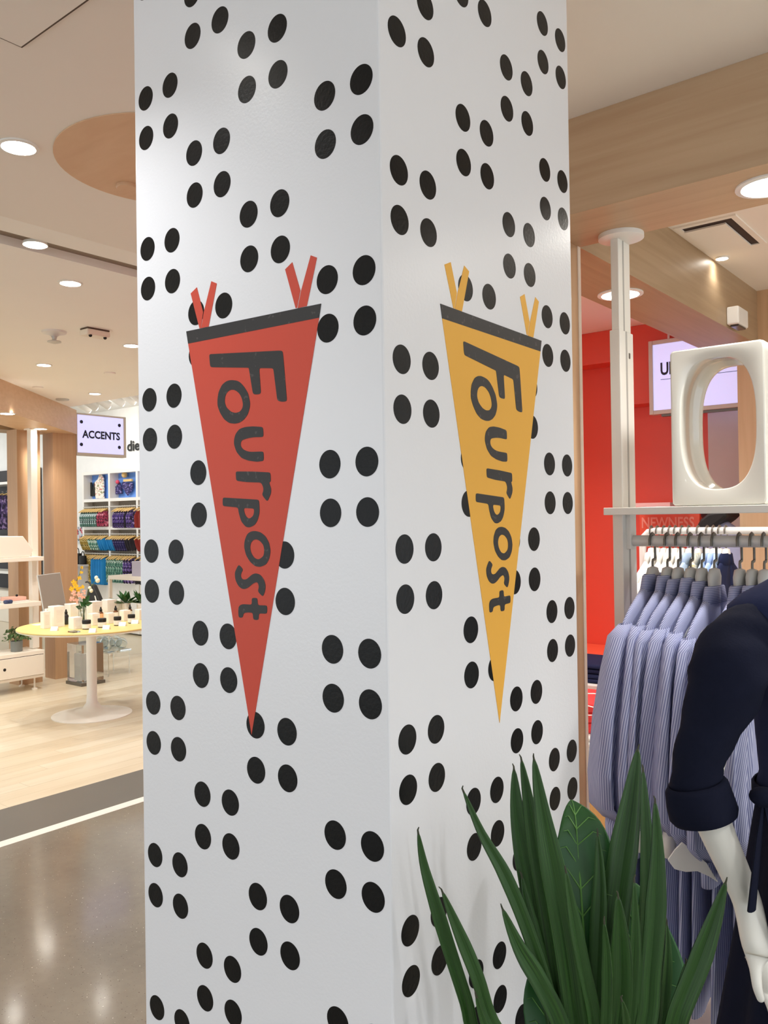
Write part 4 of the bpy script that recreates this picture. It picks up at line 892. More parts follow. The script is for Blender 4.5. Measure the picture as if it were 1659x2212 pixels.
words = {'teal': 'teal leaf print', 'rose': 'rose print', 'purple': 'purple print', 'gold': 'gold print', 'mint': 'mint print', 'blue': 'bright blue', 'indigo': 'indigo print', 'dark': 'dark', 'red': 'brick red'}
def fill(xa, xb, zr, seq, kind, rowword, cellword, h, w=0.10):
    global wh0
    n = len(seq); cnt = {}
    for i, col in enumerate(seq):
        x = xa + bt_ + (i + 0.6) * (xb - xa - 2 * bt_) / (n + 0.2)
        cnt[col] = cnt.get(col, 0) + 1
        wht = '%s %s piece' % (ORD[cnt[col] - 1], words[col])
        lab = '%s, %s, %s' % (wht, rowword, cellword)
        if wh0 is None: hgr = wh0 = wood_hanger('')
        else: hgr = copy_tree(wh0)
        hgr['label'] = 'wooden hanger of the %s' % lab
        hgr.location = (x, CY - 0.005, zr); rz = random.uniform(-0.25, 0.05); hgr.rotation_euler = (0, 0, rz)
        swim_piece(col, kind, w, h, 0.020, (x, CY - 0.005, zr - 0.062), lab, rz)
C1, C2, C3 = 'left cubby column', 'middle cubby column', 'right cubby column'
zr1, zr2, zr3 = rows_z[1] - 0.10, rows_z[2] - 0.085, mz_ - 0.03
fill(cx0, cxa, zr1, ['teal'] * 8 + ['rose'] * 3, 'top', 'second row', C1, 0.22)
fill(cxa + 0.16, cxb, zr1, ['purple'] * 5 + ['dark'] + ['purple'] * 2, 'top', 'second row', C2, 0.24)
fill(cxb, cxc, zr1, ['red'] * 6, 'top', 'second row', C3, 0.24)
fill(cx0, cxa, zr2, ['gold'] * 4 + ['mint'] * 4 + ['blue'] * 3, 'brief', 'third row', C1, 0.17)
fill(cxa, cxb, zr2, ['blue'] * 3 + ['indigo'] * 5 + ['dark'] * 3, 'brief', 'third row', C2, 0.17)
fill(cxb, cxc, zr2, ['red'] * 6, 'brief', 'third row', C3, 0.17)
fill(cx0, cxa, zr3, ['gold'] * 5 + ['blue'] * 5, 'short', 'bottom row', C1, 0.38)
fill(cxa, cxb, zr3, ['mint'] * 7 + ['purple'] * 3, 'short', 'bottom row', C2, 0.34)
fill(cxb, cxc, zr3, ['dark'] * 5, 'short', 'bottom row', C3, 0.34)
# displayed outfits on the pegboards
m_floral = PRINT('white_floral_print', (244, 236, 224), [(214, 110, 104), (150, 150, 110)], 30, 0.60)
def pt(px, py, Y=5.93): return at(px, py, Y=Y)
def outfit(name, label, poly, mat, th=0.02, Y=5.93):
    return tag(MB().prism([pt(a, b, Y) for a, b in poly], (0, th, 0)).build(name, mat, None, bevel=0.006), label, 'swimwear', 'outfits pinned on the blue pegboard')
outfit('floral_blouse', 'white floral one shoulder top on the blue pegboard', [(214, 1025), (218, 1024), (223, 1033), (224, 1056), (223, 1070), (225, 1077), (206, 1077), (205, 1058), (204, 1042), (211, 1034)], m_floral)
outfit('floral_blouse', 'narrow white floral top at the left cubby edge', [(184, 1027), (188, 1028), (189, 1040), (188, 1048), (190, 1056), (187, 1060), (186, 1068), (182, 1068), (182, 1050), (181, 1038)], m_floral)
outfit('black_swimsuit', 'black swimsuit pinned beside the white floral top', [(194, 1042), (198, 1042), (199, 1060), (202, 1042), (205, 1042), (205, 1072), (194, 1072)], m_black, 0.015, 5.95)
outfit('bikini_bra', 'indigo bikini top with pink ties on blue pegboard', [(244, 1041), (250, 1052), (255, 1041), (259, 1043), (262, 1060), (263, 1067), (247, 1068), (242, 1060)], swim['indigo'])
outfit('bikini_brief', 'indigo bikini bottom clipped to a short wooden hanger', [(264, 1041), (285, 1043), (286, 1053), (282, 1062), (277, 1066), (275, 1071), (271, 1066), (268, 1059), (263, 1054)], swim['indigo'])
p = pt(276, 1037.5, 5.92); tag(MB().box(p.x - 0.10, 5.91, p.z - 0.018, p.x + 0.10, 5.94, p.z + 0.018).build('clip_hanger', m_woodh, None, bevel=0.004), 'short wooden clip hanger above the indigo bikini bottom', 'hanger')
for px, lab in ((244.5, 'left pink knob holding the indigo bikini top'), (254, 'right pink knob holding the indigo bikini top')):
    p = pt(px, 1041, 5.915); tag(MB().sphere(p, 0.03, 12, 8).build('knob', M('pink_knob', (226, 80, 110), 0.5), None, smooth=60), lab, 'knob', 'pink pegboard knobs')
p = pt(269, 1026, 5.93); tag(MB().sphere(p, 0.042, 14, 8).build('knob', m_woodh, None, smooth=60), 'round pale wood knob on the middle blue pegboard', 'knob')

# left of the cubbies: white ledge with black bags and a small picture
p = at(174, 1158, Y=6.0); tag(MB().box(p.x - 0.12, 5.99, p.z - 0.10, p.x + 0.1, 6.0195, p.z + 0.14).build('small_poster', PRINT('poster_print', (200, 206, 214), [(200, 60, 70), (60, 70, 90)], 14, 0.6), None), 'small red and grey poster beside the cubby wall', 'poster')
p = at(176, 1219, Y=5.7)
lg = thing('wall_ledge', 'white ledge beside the cubbies carrying black bags', 'ledge', (p.x, 5.8, 0))
box('ledge_board', m_white, (p.x - 0.5, 5.5, p.z - 0.03, p.x + 0.12, 6.0, p.z), lg); box('ledge_side', m_white, (p.x - 0.48, 5.56, 0, p.x + 0.10, 5.98, p.z - 0.03), lg)
for k, (dx_, w_, h_, lab) in enumerate(((-0.10, 0.13, 0.20, 'black bag on the white ledge, left'), (0.04, 0.12, 0.16, 'black bag on the white ledge, right'))):
    t = thing('handbag', lab, 'bag', (p.x + dx_, 5.7, p.z), 'black bags on the ledge')
    MB().loft([[Vector((p.x + dx_ + a * math.cos(2 * PI * j / 18), 5.7 + 0.05 * math.sin(2 * PI * j / 18), p.z + z)) for j in range(18)] for a, z in ((w_ * 0.5, 0), (w_ * 0.55, h_ * 0.3), (w_ * 0.45, h_ * 0.7), (w_ * 0.36, h_ * 0.8))]).build('bag_body', m_black, t, smooth=50)
    MB().tube([(p.x + dx_ + w_ * 0.3 * math.cos(a), 5.7, p.z + h_ * 0.78 + h_ * 0.4 * math.sin(a)) for a in [PI * j / 8 for j in range(9)]], 0.007, 6).build('bag_handle', m_black, t)

# far left wall unit glimpsed past the oak post
p = at(4, 1070, Y=5.7)
fu = thing('wall_unit', 'dark backed wall unit glimpsed at the left frame edge', 'shelving', (p.x, 5.8, 0))
x0, x1 = p.x - 0.7, p.x + 0.7
box('back_panel', M('charcoal_panel', (52, 50, 52), 0.7), (x0, 5.985, 0.5, x1, 6.0, 2.5), fu)
for z in (at(4, 1045, Y=5.7).z, at(4, 1160, Y=5.7).z, at(4, 1235, Y=5.7).z): box('shelf_board', m_white, (x0, 5.62, z - 0.02, x1, 5.984, z + 0.02), fu)
box('plinth', m_offw, (x0, 5.64, 0, x1, 5.98, 0.5), fu)
m_plaid = STRIPE('purple_plaid', (70, 52, 100), (150, 130, 180), 0.05, axis=1, sharp=0.6)
zz = at(4, 1063, Y=5.7).z
for k in range(5):
    x = p.x - 0.32 + k * 0.15
    hh = copy_tree(wh0); hh.location = (x, 5.72, zz); hh['label'] = '%s wooden hanger in the dark wall unit at left edge' % ORD[k]; hh['group'] = 'hangers in the dark wall unit'
    tag(swim_mesh(0.17, 0.55, 0.05, 90 + k, 'short').build('plaid_shirt', PRINT('plaid_cloth_%s' % ORD[k], (84, 66, 116), [(150, 128, 176), (44, 36, 64)], 16, 0.52), None, smooth=60), '%s purple plaid shirt in the dark wall unit' % ORD[k], 'shirt', 'plaid shirts').location = (x, 5.72, zz - 0.06)

# ------------------------------------------------------------------ white shelf unit in front of the oak post
UX = -6.72
def ua(px, py): return at(px, py, X=UX)
un = thing('shelf_unit', 'white post and shelf unit with a low drawer cabinet', 'shelving', (UX - 0.15, ua(75, 1400).y, 0))
yR = ua(95, 1204).y; py0, py1 = at(69, 1200, X=UX - 0.13).y, at(83, 1200, X=UX - 0.13).y
for yy in (py0, py0 - 1.2):
    MB().box(UX - 0.20, yy, ua(75, 1405).z, UX - 0.13, yy + (py1 - py0), 2.505).build('post', m_offw, un, bevel=0.003)
MB().box(UX - 0.22, py0 - 0.02, 2.50, UX - 0.11, py1 + 0.02, 2.511).build('post_cap', m_offw, un)
zs1, zs2 = ua(60, 1208).z, ua(60, 1306).z
MB().box(UX - 0.36, yR - 1.7, zs1 - 0.02, UX, yR, zs1 + 0.02).build('shelf', m_offw, un, bevel=0.003)
MB().box(UX - 0.32, yR - 1.7, zs2 - 0.022, UX - 0.0, ua(89, 1303).y, zs2 + 0.022).build('shelf', m_offw, un, bevel=0.003)
zc1, zc0, yc = ua(97, 1403).z, ua(97, 1461).z, ua(97, 1430).y
cab = MB().box(UX - 0.34, yc - 1.5, zc0, UX, yc, zc1).build('cabinet', m_offw, un, bevel=0.004)
dy1, dy0 = ua(93, 1430).y, ua(93, 1430).y - 0.72
for a in (dy1 - 0.72, dy1 - 1.46):
    dz0, dz1 = zc0 + 0.03, zc1 - 0.042
    g = MB(); g.box(UX - 0.002, a - 0.004, dz0 - 0.004, UX + 0.0008, a + 0.724, dz1 + 0.006); g.build('drawer_gap', m_groove, cab)
    MB().box(UX + 0.0005, a, dz0, UX + 0.012, a + 0.72, dz1).build('drawer', m_offw, cab, bevel=0.002)
    kp = ua(8.7, 1447)
    MB().tube([Vector((UX + 0.0115, kp.y if a > dy1 - 0.8 else kp.y - 0.74, kp.z)), Vector((UX + 0.0135, kp.y if a > dy1 - 0.8 else kp.y - 0.74, kp.z))], 0.014, 16).build('finger_hole', m_black, cab)
for yy in (yc - 0.08, yc - 1.42):
    for xx in (UX - 0.05, UX - 0.29): MB().lathe([(0.028, 0), (0.028, 0.01), (0.008, 0.018), (0.008, zc0)], (xx, yy, 0), 14).build('foot', m_offw, un, smooth=40)
# box with cut corners on the top shelf
zt = zs1 + 0.02
bp_ = [at(px, py, X=UX - 0.015) for px, py in ((-60, 1160), (50, 1158), (72, 1187), (65, 1203), (10, 1205), (-60, 1207))]
zmin = min(b_.z for b_ in bp_)
t = tag(MB().prism([(UX - 0.015, b_.y, zt + 0.001 if b_.z - zmin < 0.02 else b_.z) for b_ in bp_], (-0.11, 0, 0)).build('cut_corner_box', m_offw, None, bevel=0.006), 'large white box with cut corners on the top left shelf', 'box')
# small things on the middle shelf
zt = zs2 + 0.022
ya, yb = ua(27, 1300).y, ua(71, 1300).y
tag(MB().box(UX - 0.26, ya - 0.02, zt, UX - 0.06, yb, zt + 0.016).build('white_book', m_white, None, bevel=0.002), 'flat white book under the pink notebook on middle shelf', 'book')
tag(MB().box(UX - 0.24, ya, zt + 0.016, UX - 0.08, yb - 0.02, zt + 0.05).build('pink_notebook', M('blush_pink_cover', (244, 190, 172), 0.5), None, bevel=0.005), 'thick blush pink notebook on the middle left shelf', 'notebook')
p = Vector((UX - 0.15, (ya + yb) / 2 + 0.02, zt + 0.05)); tag(MB().sphere(p + Vector((0, 0, 0.010)), 0.012, 10, 6).build('dark_bead', m_black, None, smooth=60), 'small dark bead lying on the pink notebook', 'ornament')
for k, px in enumerate((17, 25)):
    p = ua(px, 1300); tag(MB().lathe([(0.018, 0), (0.026, 0.014), (0.024, 0.03), (0.012, 0.036)], (UX - 0.03, p.y, zt), 16).build('blue_jar', M('dark_blue_glass', (60, 72, 110), 0.25), None, smooth=50), ('left' if k == 0 else 'right') + ' small dark blue jar on the middle left shelf', 'jar', 'dark blue jars')
p = ua(5, 1297); t = thing('glass_tumbler', 'clear glass tumbler at the left end of middle shelf', 'glass', (UX - 0.10, p.y, zt))
MB().lathe([(0.03, 0.001), (0.035, 0.07), (0.033, 0.07), (0.028, 0.006)], (UX - 0.10, p.y, zt), 20).build('tumbler', m_glass, t, smooth=50)
# bushy potted plant on the cabinet
pp = at(36, 1407, X=UX - 0.13); pp.z = zc1
t = thing('potted_plant', 'bushy green plant in a grey pot on the drawer cabinet', 'plant', pp)
MB().lathe([(0.048, 0), (0.052, 0.004), (0.056, 0.10), (0.05, 0.10), (0.048, 0.085), (0.001, 0.085)], pp, 24).build('pot', M('slate_grey_pot', (128, 132, 128), 0.55), t, smooth=40)
fo = MB(); rnd = random.Random(5)
for k in range(170):
    a = rnd.uniform(0, 2 * PI); el_ = rnd.uniform(-0.2, 1.3); r = rnd.uniform(0.04, 0.12)
    c = pp + Vector((r * math.cos(a) * math.cos(el_) * 1.05, r * math.sin(a) * math.cos(el_) * 1.05, 0.125 + r * math.sin(el_) * 0.95))
    n1 = Vector((rnd.uniform(-1, 1), rnd.uniform(-1, 1), rnd.uniform(-0.5, 1))).normalized(); n2 = n1.orthogonal().normalized(); n3 = n1.cross(n2)
    L = rnd.uniform(0.014, 0.024)
    fo.add([c - n2 * L, c + n3 * L * 0.55, c + n2 * L, c - n3 * L * 0.55, c + n1 * 0.003], [(0, 1, 4), (1, 2, 4), (2, 3, 4), (3, 0, 4)])
f_ = fo.build('foliage', M('herb_green', (84, 112, 66), 0.6, noise=(40, 0.4)), t); f_['kind'] = 'stuff'
for k in range(9):
    a = 2 * PI * k / 9; MB().tube([pp + Vector((0, 0, 0.08)), pp + Vector((0.03 * math.cos(a), 0.03 * math.sin(a), 0.14)), pp + Vector((0.07 * math.cos(a), 0.07 * math.sin(a), 0.19))], 0.002, 5).build('stem', M('herb_stem', (80, 90, 50), 0.7) if k == 0 else bpy.data.materials['herb_stem'], t)

# ------------------------------------------------------------------ round table with cosmetics
TZ = 0.74; TC = Vector((-5.355, 2.757, 0)); TR = 0.575
rt = thing('round_table', 'round yellow topped pedestal table with white trumpet base', 'table', TC)
MB().lathe([(0.001, TZ), (TR - 0.004, TZ), (TR, TZ - 0.004), (TR, TZ - 0.012)], TC, 72, cap=False).build('tabletop', M('pale_yellow_laminate', (218, 194, 122), 0.4, noise=(4, 0.03)), rt, smooth=40)
MB().lathe([(TR - 0.001, TZ - 0.0115), (TR - 0.002, TZ - 0.018), (TR - 0.03, TZ - 0.028), (0.1, TZ - 0.028), (0.001, TZ - 0.028)], TC, 72, cap=False).build('table_edge', m_white, rt, smooth=40)
MB().lathe([(0.05, TZ - 0.028), (0.0405, TZ - 0.06), (0.0405, 0.16), (0.046, 0.10), (0.075, 0.062), (0.16, 0.034), (0.28, 0.014), (0.318, 0.006), (0.318, 0.0)], TC, 56).build('pedestal', m_white, rt, smooth=50)
def tp(px, py): return at(px, py, Z=TZ)
PXM = lambda p_: depth(p_) / FPX
m_carton = M('white_carton', (246, 244, 240), 0.5, noise=(30, 0.02))
def carton(px, py, wpx, hpx, label, ratio=1.0):
    p_ = tp(px, py); k = PXM(p_); w_ = wpx * k / 1.35; h_ = hpx * k
    t_ = thing('carton', label, 'box', p_, 'white cosmetic cartons')
    MB().box(p_.x - w_ / 2, p_.y - w_ / 2 * ratio, TZ, p_.x + w_ / 2, p_.y + w_ / 2 * ratio, TZ + h_ - 0.001).build('carton_body', m_carton, t_, bevel=0.0015)
    MB().box(p_.x + w_ / 2 - 0.0002, p_.y - w_ * 0.28 * ratio, TZ + h_ * 0.2, p_.x + w_ / 2 + 0.0006, p_.y + w_ * 0.32 * ratio, TZ + h_ * 0.82).build('printed_label', M('carton_grey_print', (236, 234, 230), 0.6) if 'carton_grey_print' not in bpy.data.materials else bpy.data.materials['carton_grey_print'], t_)
    MB().box(p_.x - w_ / 2 + 0.002, p_.y - w_ / 2 * ratio + 0.002, TZ + h_ - 0.001, p_.x + w_ / 2 - 0.002, p_.y + w_ / 2 * ratio - 0.002, TZ + h_ + 0.0008).build('lid', m_white, t_)
for px, py, w_, h_, lab in ((98, 1357, 20, 36, 'small white carton at the left end of the round table'), (122, 1353, 33, 44, 'tall white carton left of the dark dropper bottle'), (157, 1340, 33, 36, 'tall white carton behind the dark dropper bottle'), (204, 1340, 32, 41, 'tall white carton left of the peach label bottle'), (236, 1336, 30, 41, 'tall white carton behind the second amber bottle'), (264, 1333, 28, 38, 'tall white carton left of the last amber bottle'),
                            (163, 1358, 28, 25, 'low white carton left of the first jar'), (203, 1350, 24, 25, 'low white carton between first and second jar'), (237, 1346, 22, 22, 'low white carton between second and third jar'), (270, 1340, 23, 22, 'low white carton between third and fourth jar'), (303, 1338, 22, 22, 'low white carton at the pillar edge'), (104, 1347, 14, 32, 'white capped slim carton behind the small carton')):
    carton(px, py, w_, h_, lab)
m_amber = M('amber_glass', (110, 66, 36), 0.15); m_dkglass = M('dark_glass', (46, 48, 54), 0.15); m_peach = M('peach_label', (242, 190, 146), 0.6); m_lab = PRINT('white_label', (240, 238, 234), [(190, 188, 184)], 90, 0.68)
def bottle(px, py, label, glass, labm, h=0.125, r=0.021):
    p_ = tp(px, py); t_ = thing('dropper_bottle', label, 'bottle', p_, 'cosmetic dropper bottles')
    z = TZ + 0.002; hb = h * 0.58
    MB().lathe([(r * 0.9, z), (r, z + 0.004), (r, z + hb), (r * 0.75, z + hb + 0.008), (r * 0.45, z + hb + 0.013), (r * 0.45, z + hb + 0.018)], (p_.x, p_.y, 0), 22).build('bottle_body', glass, t_, smooth=40)
    if labm: MB().lathe([(r + 0.0006, z + hb * 0.16), (r + 0.0006, z + hb * 0.95)], (p_.x, p_.y, 0), 22, cap=False).build('bottle_label', labm, t_, smooth=60)
    MB().lathe([(r * 0.55, z + hb + 0.012), (r * 0.6, z + hb + 0.03), (r * 0.34, z + hb + 0.034), (r * 0.42, z + h * 0.85), (r * 0.2, z + h)], (p_.x, p_.y, 0), 16).build('dropper_cap', m_black if glass is not m_white else m_white, t_, smooth=40)
bottle(143, 1349, 'dark glass dropper bottle without label on the round table', m_dkglass, None)
bottle(218, 1343, 'amber dropper bottle with a peach coloured label', m_amber, m_peach)
bottle(250, 1340, 'amber dropper bottle with white label, second from the pillar', m_amber, m_lab)
bottle(281, 1337, 'amber dropper bottle with white label nearest the pillar', m_amber, m_lab)
bottle(174.5, 1343, 'white bottle with white cap beside the flower vase', m_white, m_lab, 0.13)
bottle(109, 1352, 'slim clear bottle behind the small carton', m_white, m_lab, 0.09, 0.014)
for px, py, w_, lab in ((187, 1359, 18, 'first dark lidded white cosmetic jar from the left'), (220.5, 1355, 17.5, 'second dark lidded white cosmetic jar from the left'), (254, 1351, 15.5, 'third dark lidded white cosmetic jar from the left'), (284, 1346, 15, 'fourth dark lidded white cosmetic jar, beside the pillar')):
    p_ = tp(px, py); r = w_ * PXM(p_) / 2; t_ = thing('cosmetic_jar', lab, 'jar', p_, 'lidded cosmetic jars')
    MB().lathe([(r * 0.94, 0), (r, 0.003), (r, 0.048), (r * 0.85, 0.052)], (p_.x, p_.y, TZ), 26).build('jar_body', m_dkglass, t_, smooth=40)
    MB().lathe([(r + 0.0007, 0.007), (r + 0.0007, 0.043)], (p_.x, p_.y, TZ), 26, cap=False).build('jar_label', m_lab, t_, smooth=60)
    MB().lathe([(r * 1.03, 0.050), (r * 1.03, 0.070), (r * 0.97, 0.073)], (p_.x, p_.y, TZ), 26).build('jar_lid', m_black, t_, smooth=40)
for px, py, lab in ((118, 1362, 'white tent card in front of the tall left carton'), (200.5, 1366, 'white tent card in front of the first jar'), (230, 1359, 'white tent card in front of the second jar'), (265, 1352, 'white tent card in front of the third jar'), (292, 1347, 'white tent card in front of the fourth jar')):
    p_ = tp(px, py); k = PXM(p_); L = 15 * k; h_ = 0.032; ax_ = Vector((0.80, 0.60, 0)); ay_ = Vector((-0.6, 0.8, 0)); p_ = p_ - ax_ * L * 0.5
    tri = [p_ - ay_ * 0.022 + Vector((0, 0, 0.0005)), p_ + ay_ * 0.022 + Vector((0, 0, 0.0005)), p_ + Vector((0, 0, h_))]
    t_ = thing('tent_card', lab, 'card', p_ + ax_ * L * 0.5, 'tent cards on the round table')
    MB().prism(tri, ax_ * L).build('folded_card', m_white, t_)
    sm_ = [p_ + (q_ - p_) * 0.86 - ax_ * 0.0005 + Vector((0, 0, 0.002)) for q_ in tri]
    MB().prism(sm_, ax_ * 0.0003).build('open_end', m_groove, t_)
p_ = tp(84, 1350); tag(MB().box(p_.x - 0.05, p_.y - 0.04, TZ, p_.x + 0.05, p_.y + 0.04, TZ + 0.004).build('paper_card', m_white, None), 'flat white card at the left rim of the round table', 'card')
p_ = tp(160, 1366); tag(MB().box(p_.x - 0.04, p_.y - 0.03, TZ, p_.x + 0.04, p_.y + 0.03, TZ + 0.012).build('clear_riser', m_acryl, None, bevel=0.002), 'small clear riser on the round table front', 'riser')
# leaning mirror panel
b0 = tp(97, 1345); b1 = tp(146, 1338); dd = 0.06
t0 = at(79, 1243, D=depth(b0) + dd); t1 = at(128, 1237, D=depth(b1) + dd)
b0.z += 0.001; b1.z = b0.z
nrm_ = (b1 - b0).cross(t0 - b0).normalized()
mi = thing('table_mirror', 'tall grey tilted mirror standing on the round table', 'mirror', (b0 + b1) / 2)
MB().prism([b0, b1, t1, t0], nrm_ * 0.012).build('mirror_frame', m_plast_grey, mi)
s_ = nrm_ if nrm_.dot(CAM - b0) > 0 else -nrm_
cmid = (b0 + b1 + t0 + t1) / 4; offm = (nrm_ * 0.0122 if nrm_.dot(CAM - b0) > 0 else nrm_ * -0.0002)
MB().prism([cmid + (q_ - cmid) * 0.97 + offm for q_ in (b0, b1, t1, t0)], s_ * 0.001).build('mirror_glass', M('mirror_grey', (150, 140, 130), 0.3, metal=0.2, noise=None), mi)
MB().tube([(t0 + t1) / 2 * 0.5 + (b0 + b1) / 2 * 0.5, Vector(((b0 + b1) / 2)) + FH * 0.14 + Vector((0, 0, 0.004))], 0.005, 6).build('strut', m_rail, mi)
# flower vase
vp = tp(178, 1347)
fv = thing('flower_vase', 'clear vase with yellow orchids and pink blossoms', 'flowers', vp)
MB().lathe([(0.03, 0.001), (0.034, 0.01), (0.03, 0.11), (0.036, 0.15), (0.033, 0.15), (0.027, 0.11), (0.030, 0.012), (0.001, 0.010)], vp, 20).build('vase', m_glass, fv, smooth=50)
dv = depth(vp); m_yel = M('orchid_yellow', (246, 196, 40), 0.6, noise=(30, 0.1)); m_pink = M('blossom_pink', (246, 190, 170), 0.6, noise=(30, 0.1)); m_stem = M('stem_green', (86, 112, 60), 0.6); m_bud = M('bud_cream', (240, 240, 214), 0.6)
def stem(pts): MB().tube([at(a, b, D=dv) for a, b in sm(pts, 3)], 0.003, 6).build('stem', m_stem, fv)
stem([(178, 1340), (170, 1300), (163, 1265), (172, 1240), (177, 1222)]); stem([(179, 1342), (180, 1300), (172, 1280), (158, 1272)]); stem([(180, 1340), (186, 1300), (192, 1275), (206, 1255)])
def blossom(px, py, r, mat, seed, dz=0.0):
    rnd = random.Random(seed); c = at(px, py, D=dv + dz)
    fl = MB().sphere(c, r * 0.28, 8, 6).build('flower', mat, fv, smooth=60)
    for k in range(5):
        a = 2 * PI * k / 5 + rnd.uniform(0, 1); d_ = RGT * math.cos(a) + UPV * math.sin(a); e_ = -RGT * math.sin(a) + UPV * math.cos(a)
        MB().add([c, c + d_ * r * 0.6 + e_ * r * 0.42 - FWD * r * 0.2, c + d_ * r * 1.05 - FWD * r * 0.05, c + d_ * r * 0.6 - e_ * r * 0.42 - FWD * r * 0.2], [(0, 1, 2), (0, 2, 3)]).build('petal', mat, fl, solid=0.002)
for k, (px, py, r) in enumerate(((177, 1226, 0.014), (176, 1236, 0.016), (172, 1249, 0.020), (160, 1258, 0.026), (164, 1266, 0.024), (155, 1272, 0.024), (170, 1273, 0.026), (178, 1268, 0.02))): blossom(px, py, r, m_yel, k)
for k, (px, py, r) in enumerate(((160, 1281, 0.026), (172, 1284, 0.028), (182, 1279, 0.022), (156, 1294, 0.026), (166, 1298, 0.024), (180, 1290, 0.020))): blossom(px, py, r, m_pink, 20 + k, -0.02)
for px, py, r in ((197, 1276, 0.016), (194, 1270, 0.014), (208, 1248, 0.016), (211, 1254, 0.019)): MB().sphere(at(px, py, D=dv), r, 10, 8, (1, 1, 1.1)).build('bud', m_bud, fv, smooth=60)
for k, (px, py, ang, L) in enumerate(((186, 1296, 0.9, 0.09), (180, 1306, 2.4, 0.07), (190, 1304, 0.2, 0.07), (172, 1312, 2.9, 0.06))):
    c = at(px, py, D=dv - 0.01); d_ = RGT * math.cos(ang) + UPV * math.sin(ang); e_ = -RGT * math.sin(ang) + UPV * math.cos(ang)
    MB().add([c - d_ * L * 0.5, c + e_ * L * 0.32 - FWD * 0.01, c + d_ * L * 0.6, c - e_ * L * 0.32 - FWD * 0.01], [(0, 1, 2), (0, 2, 3)]).build('leaf', m_leaf2, fv, solid=0.0015)

# ------------------------------------------------------------------ behind the round table
# white frame table with a mauve box
FY = 4.6
def fa_(px, py): return at(px, py, Y=FY)
a0, a1 = fa_(233, 1243), fa_(300, 1240)
ft_ = thing('frame_table', 'white metal frame table behind the round table', 'table', (a0.x + 0.4, FY + 0.25, 0))
MB().box(a0.x, FY, a0.z - 0.045, a0.x + 1.3, FY + 0.5, a0.z).build('tabletop', m_offw, ft_, bevel=0.003)
for xx in (a0.x, a0.x + 1.265):
    for yy in (FY, FY + 0.465): MB().box(xx, yy, 0, xx + 0.035, yy + 0.035, a0.z - 0.045).build('leg', m_offw, ft_)
q0, q1 = fa_(272, 1243), fa_(296, 1214)
tag(MB().box(q0.x, FY + 0.08, a0.z, q1.x, FY + 0.24, q1.z).build('mauve_box', M('mauve_grey_card', (186, 180, 196), 0.6), None, bevel=0.004), 'mauve grey gift box on the white frame table', 'box')
q2 = fa_(281, 1207); tag(MB().box(q2.x, FY + 0.28, q2.z - 0.02, q2.x + 0.6, FY + 0.48, q2.z).build('riser_shelf', m_offw, None), 'white riser shelf above the mauve box', 'shelf')
MB().box(q2.x + 0.45, FY + 0.30, a0.z, q2.x + 0.48, FY + 0.46, q2.z - 0.02).build('riser_leg', m_offw, bpy.data.objects['riser_shelf'])
MB().box(q2.x + 0.02, FY + 0.40, a0.z, q2.x + 0.04, FY + 0.46, q2.z - 0.02).build('riser_leg', m_offw, bpy.data.objects['riser_shelf'])
# black peaked bag standing at the back of the round table
kb = tp(202, 1331); BY = kb.y
def ba(px, py): return at(px, py, Y=BY)
bgp = [(186, 1334), (184, 1296), (190, 1268), (194, 1262), (199, 1264), (207, 1282), (216, 1304), (217, 1334)]
t_ = thing('peaked_bag', 'black peaked bag with white slits behind the cartons', 'bag', (kb.x, BY + 0.025, TZ))
MB().prism([(ba(a, b).x, BY, max(TZ + 0.001, ba(a, b).z)) for a, b in bgp], (0, 0.05, 0)).build('bag_body', m_black, t_, bevel=0.008)
MB().prism([(ba(a, b).x, BY - 0.001, ba(a, b).z) for a, b in ((204, 1287), (206, 1287), (213, 1312), (210, 1312))], (0, 0.002, 0)).build('slit', m_cotton, t_)
MB().tube([ba(a, b) + Vector((0, 0.025, 0)) for a, b in ((192, 1267), (189, 1261), (184, 1257), (180, 1258))], 0.007, 8).build('strap', m_black, t_, smooth=50)
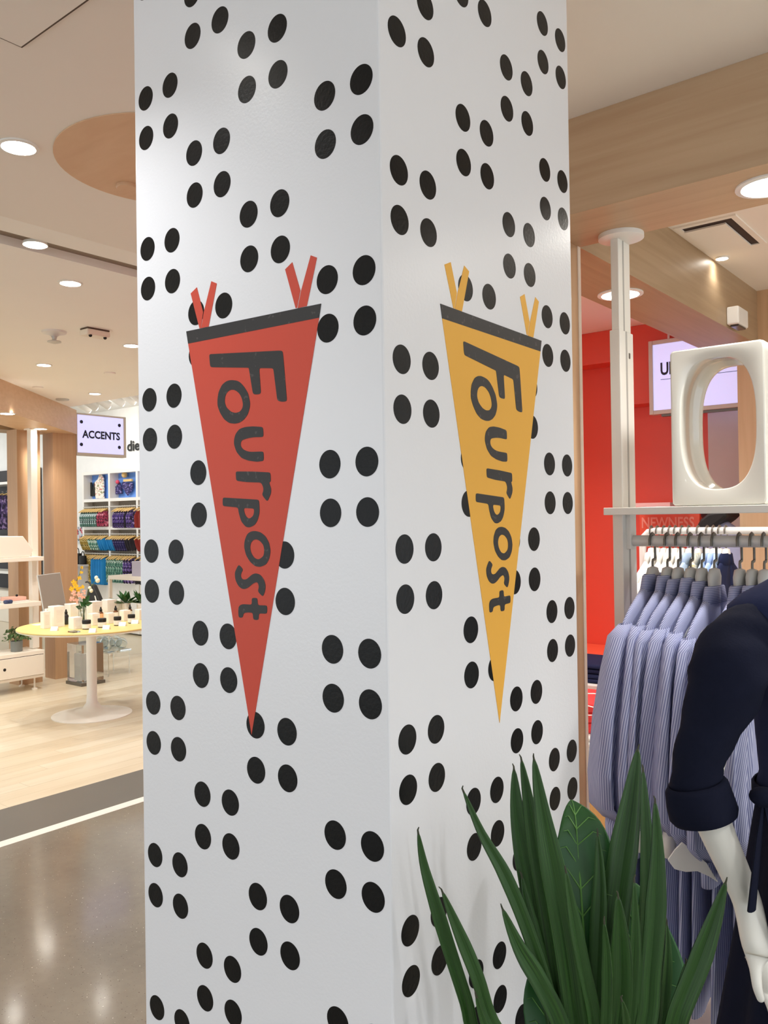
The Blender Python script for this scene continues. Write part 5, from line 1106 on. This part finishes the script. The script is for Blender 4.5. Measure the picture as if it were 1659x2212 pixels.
# spiky green plants in small white pots
for j, (px, py, lab, sc) in enumerate(((273, 1334, 'spiky dark green plant behind the tall cartons', 1.0), (305, 1334, 'spiky green plant half hidden by the pillar', 0.9))):
    c = tp(px, py); hp = 0.13
    t_ = thing('spiky_plant', lab, 'plant', c, 'spiky plants on the round table')
    MB().lathe([(0.028, 0), (0.034, 0.004), (0.038, hp), (0.033, hp), (0.032, hp - 0.02), (0.001, hp - 0.02)], c, 24).build('pot', m_white, t_, smooth=40)
    rnd = random.Random(50 + j)
    for k in range(15):
        a = 2 * PI * k / 15 + rnd.uniform(-0.2, 0.2); tl = rnd.uniform(0.1, 1.2); L = rnd.uniform(0.10, 0.17) * sc
        d_ = Vector((math.cos(a) * math.cos(tl), math.sin(a) * math.cos(tl), math.sin(tl))); e_ = d_.cross(Vector((0, 0, 1))).normalized(); b_ = c + Vector((0, 0, hp - 0.018)) + d_ * 0.012 + Vector((0, 0, 0.01))
        MB().add([b_, b_ + d_ * L * 0.45 + e_ * L * 0.17, b_ + d_ * L - Vector((0, 0, 0.015)), b_ + d_ * L * 0.45 - e_ * L * 0.17, b_ + d_ * L * 0.45 - Vector((0, 0, 0.012))], [(0, 1, 4), (1, 2, 4), (2, 3, 4), (3, 0, 4)]).build('leaf', m_leaf2, t_, solid=0.0012)
# clear acrylic stand and the glass bubbles
c = at(183, 1476, Z=0.0)
t_ = thing('acrylic_stand', 'clear acrylic stand on the floor behind the pedestal', 'stand', c)
MB().box(c.x - 0.14, c.y - 0.12, 0.0, c.x + 0.14, c.y + 0.14, 0.03).build('base', m_dark_metal, t_)
MB().box(c.x - 0.13, c.y - 0.11, 0.031, c.x + 0.13, c.y + 0.13, 0.40).build('acrylic_block', m_acryl, t_, bevel=0.004)
MB().box(c.x - 0.05, c.y - 0.04, 0.04, c.x + 0.05, c.y + 0.06, 0.30).build('white_core', m_white, t_)
c = at(240, 1455, Z=0.0)
t_ = thing('acrylic_table', 'low clear acrylic table carrying blown glass bubbles', 'table', c)
zt = at(240, 1402, D=depth(c)).z
MB().box(c.x - 0.16, c.y - 0.14, zt - 0.02, c.x + 0.16, c.y + 0.14, zt).build('tabletop', m_acryl, t_)
for a in (-0.15, 0.14):
    for b_ in (-0.13, 0.12): MB().box(c.x + a, c.y + b_, 0, c.x + a + 0.008, c.y + b_ + 0.008, zt - 0.02).build('leg', m_acryl, t_)
for k, (dx_, dy_, r, lab) in enumerate(((-0.09, -0.05, 0.07, 'left clear blown glass bubble under the round table'), (0.05, -0.07, 0.075, 'middle clear blown glass bubble under the round table'), (0.10, 0.06, 0.06, 'right clear blown glass bubble under the round table'), (-0.03, 0.08, 0.065, 'rear clear blown glass bubble under the round table'))):
    o = MB().sphere((c.x + dx_, c.y + dy_, zt + r), r, 18, 12).build('glass_bubble', m_glass, None, smooth=60, solid=0.003)
    tag(o, lab, 'glass bubble', 'glass bubbles')
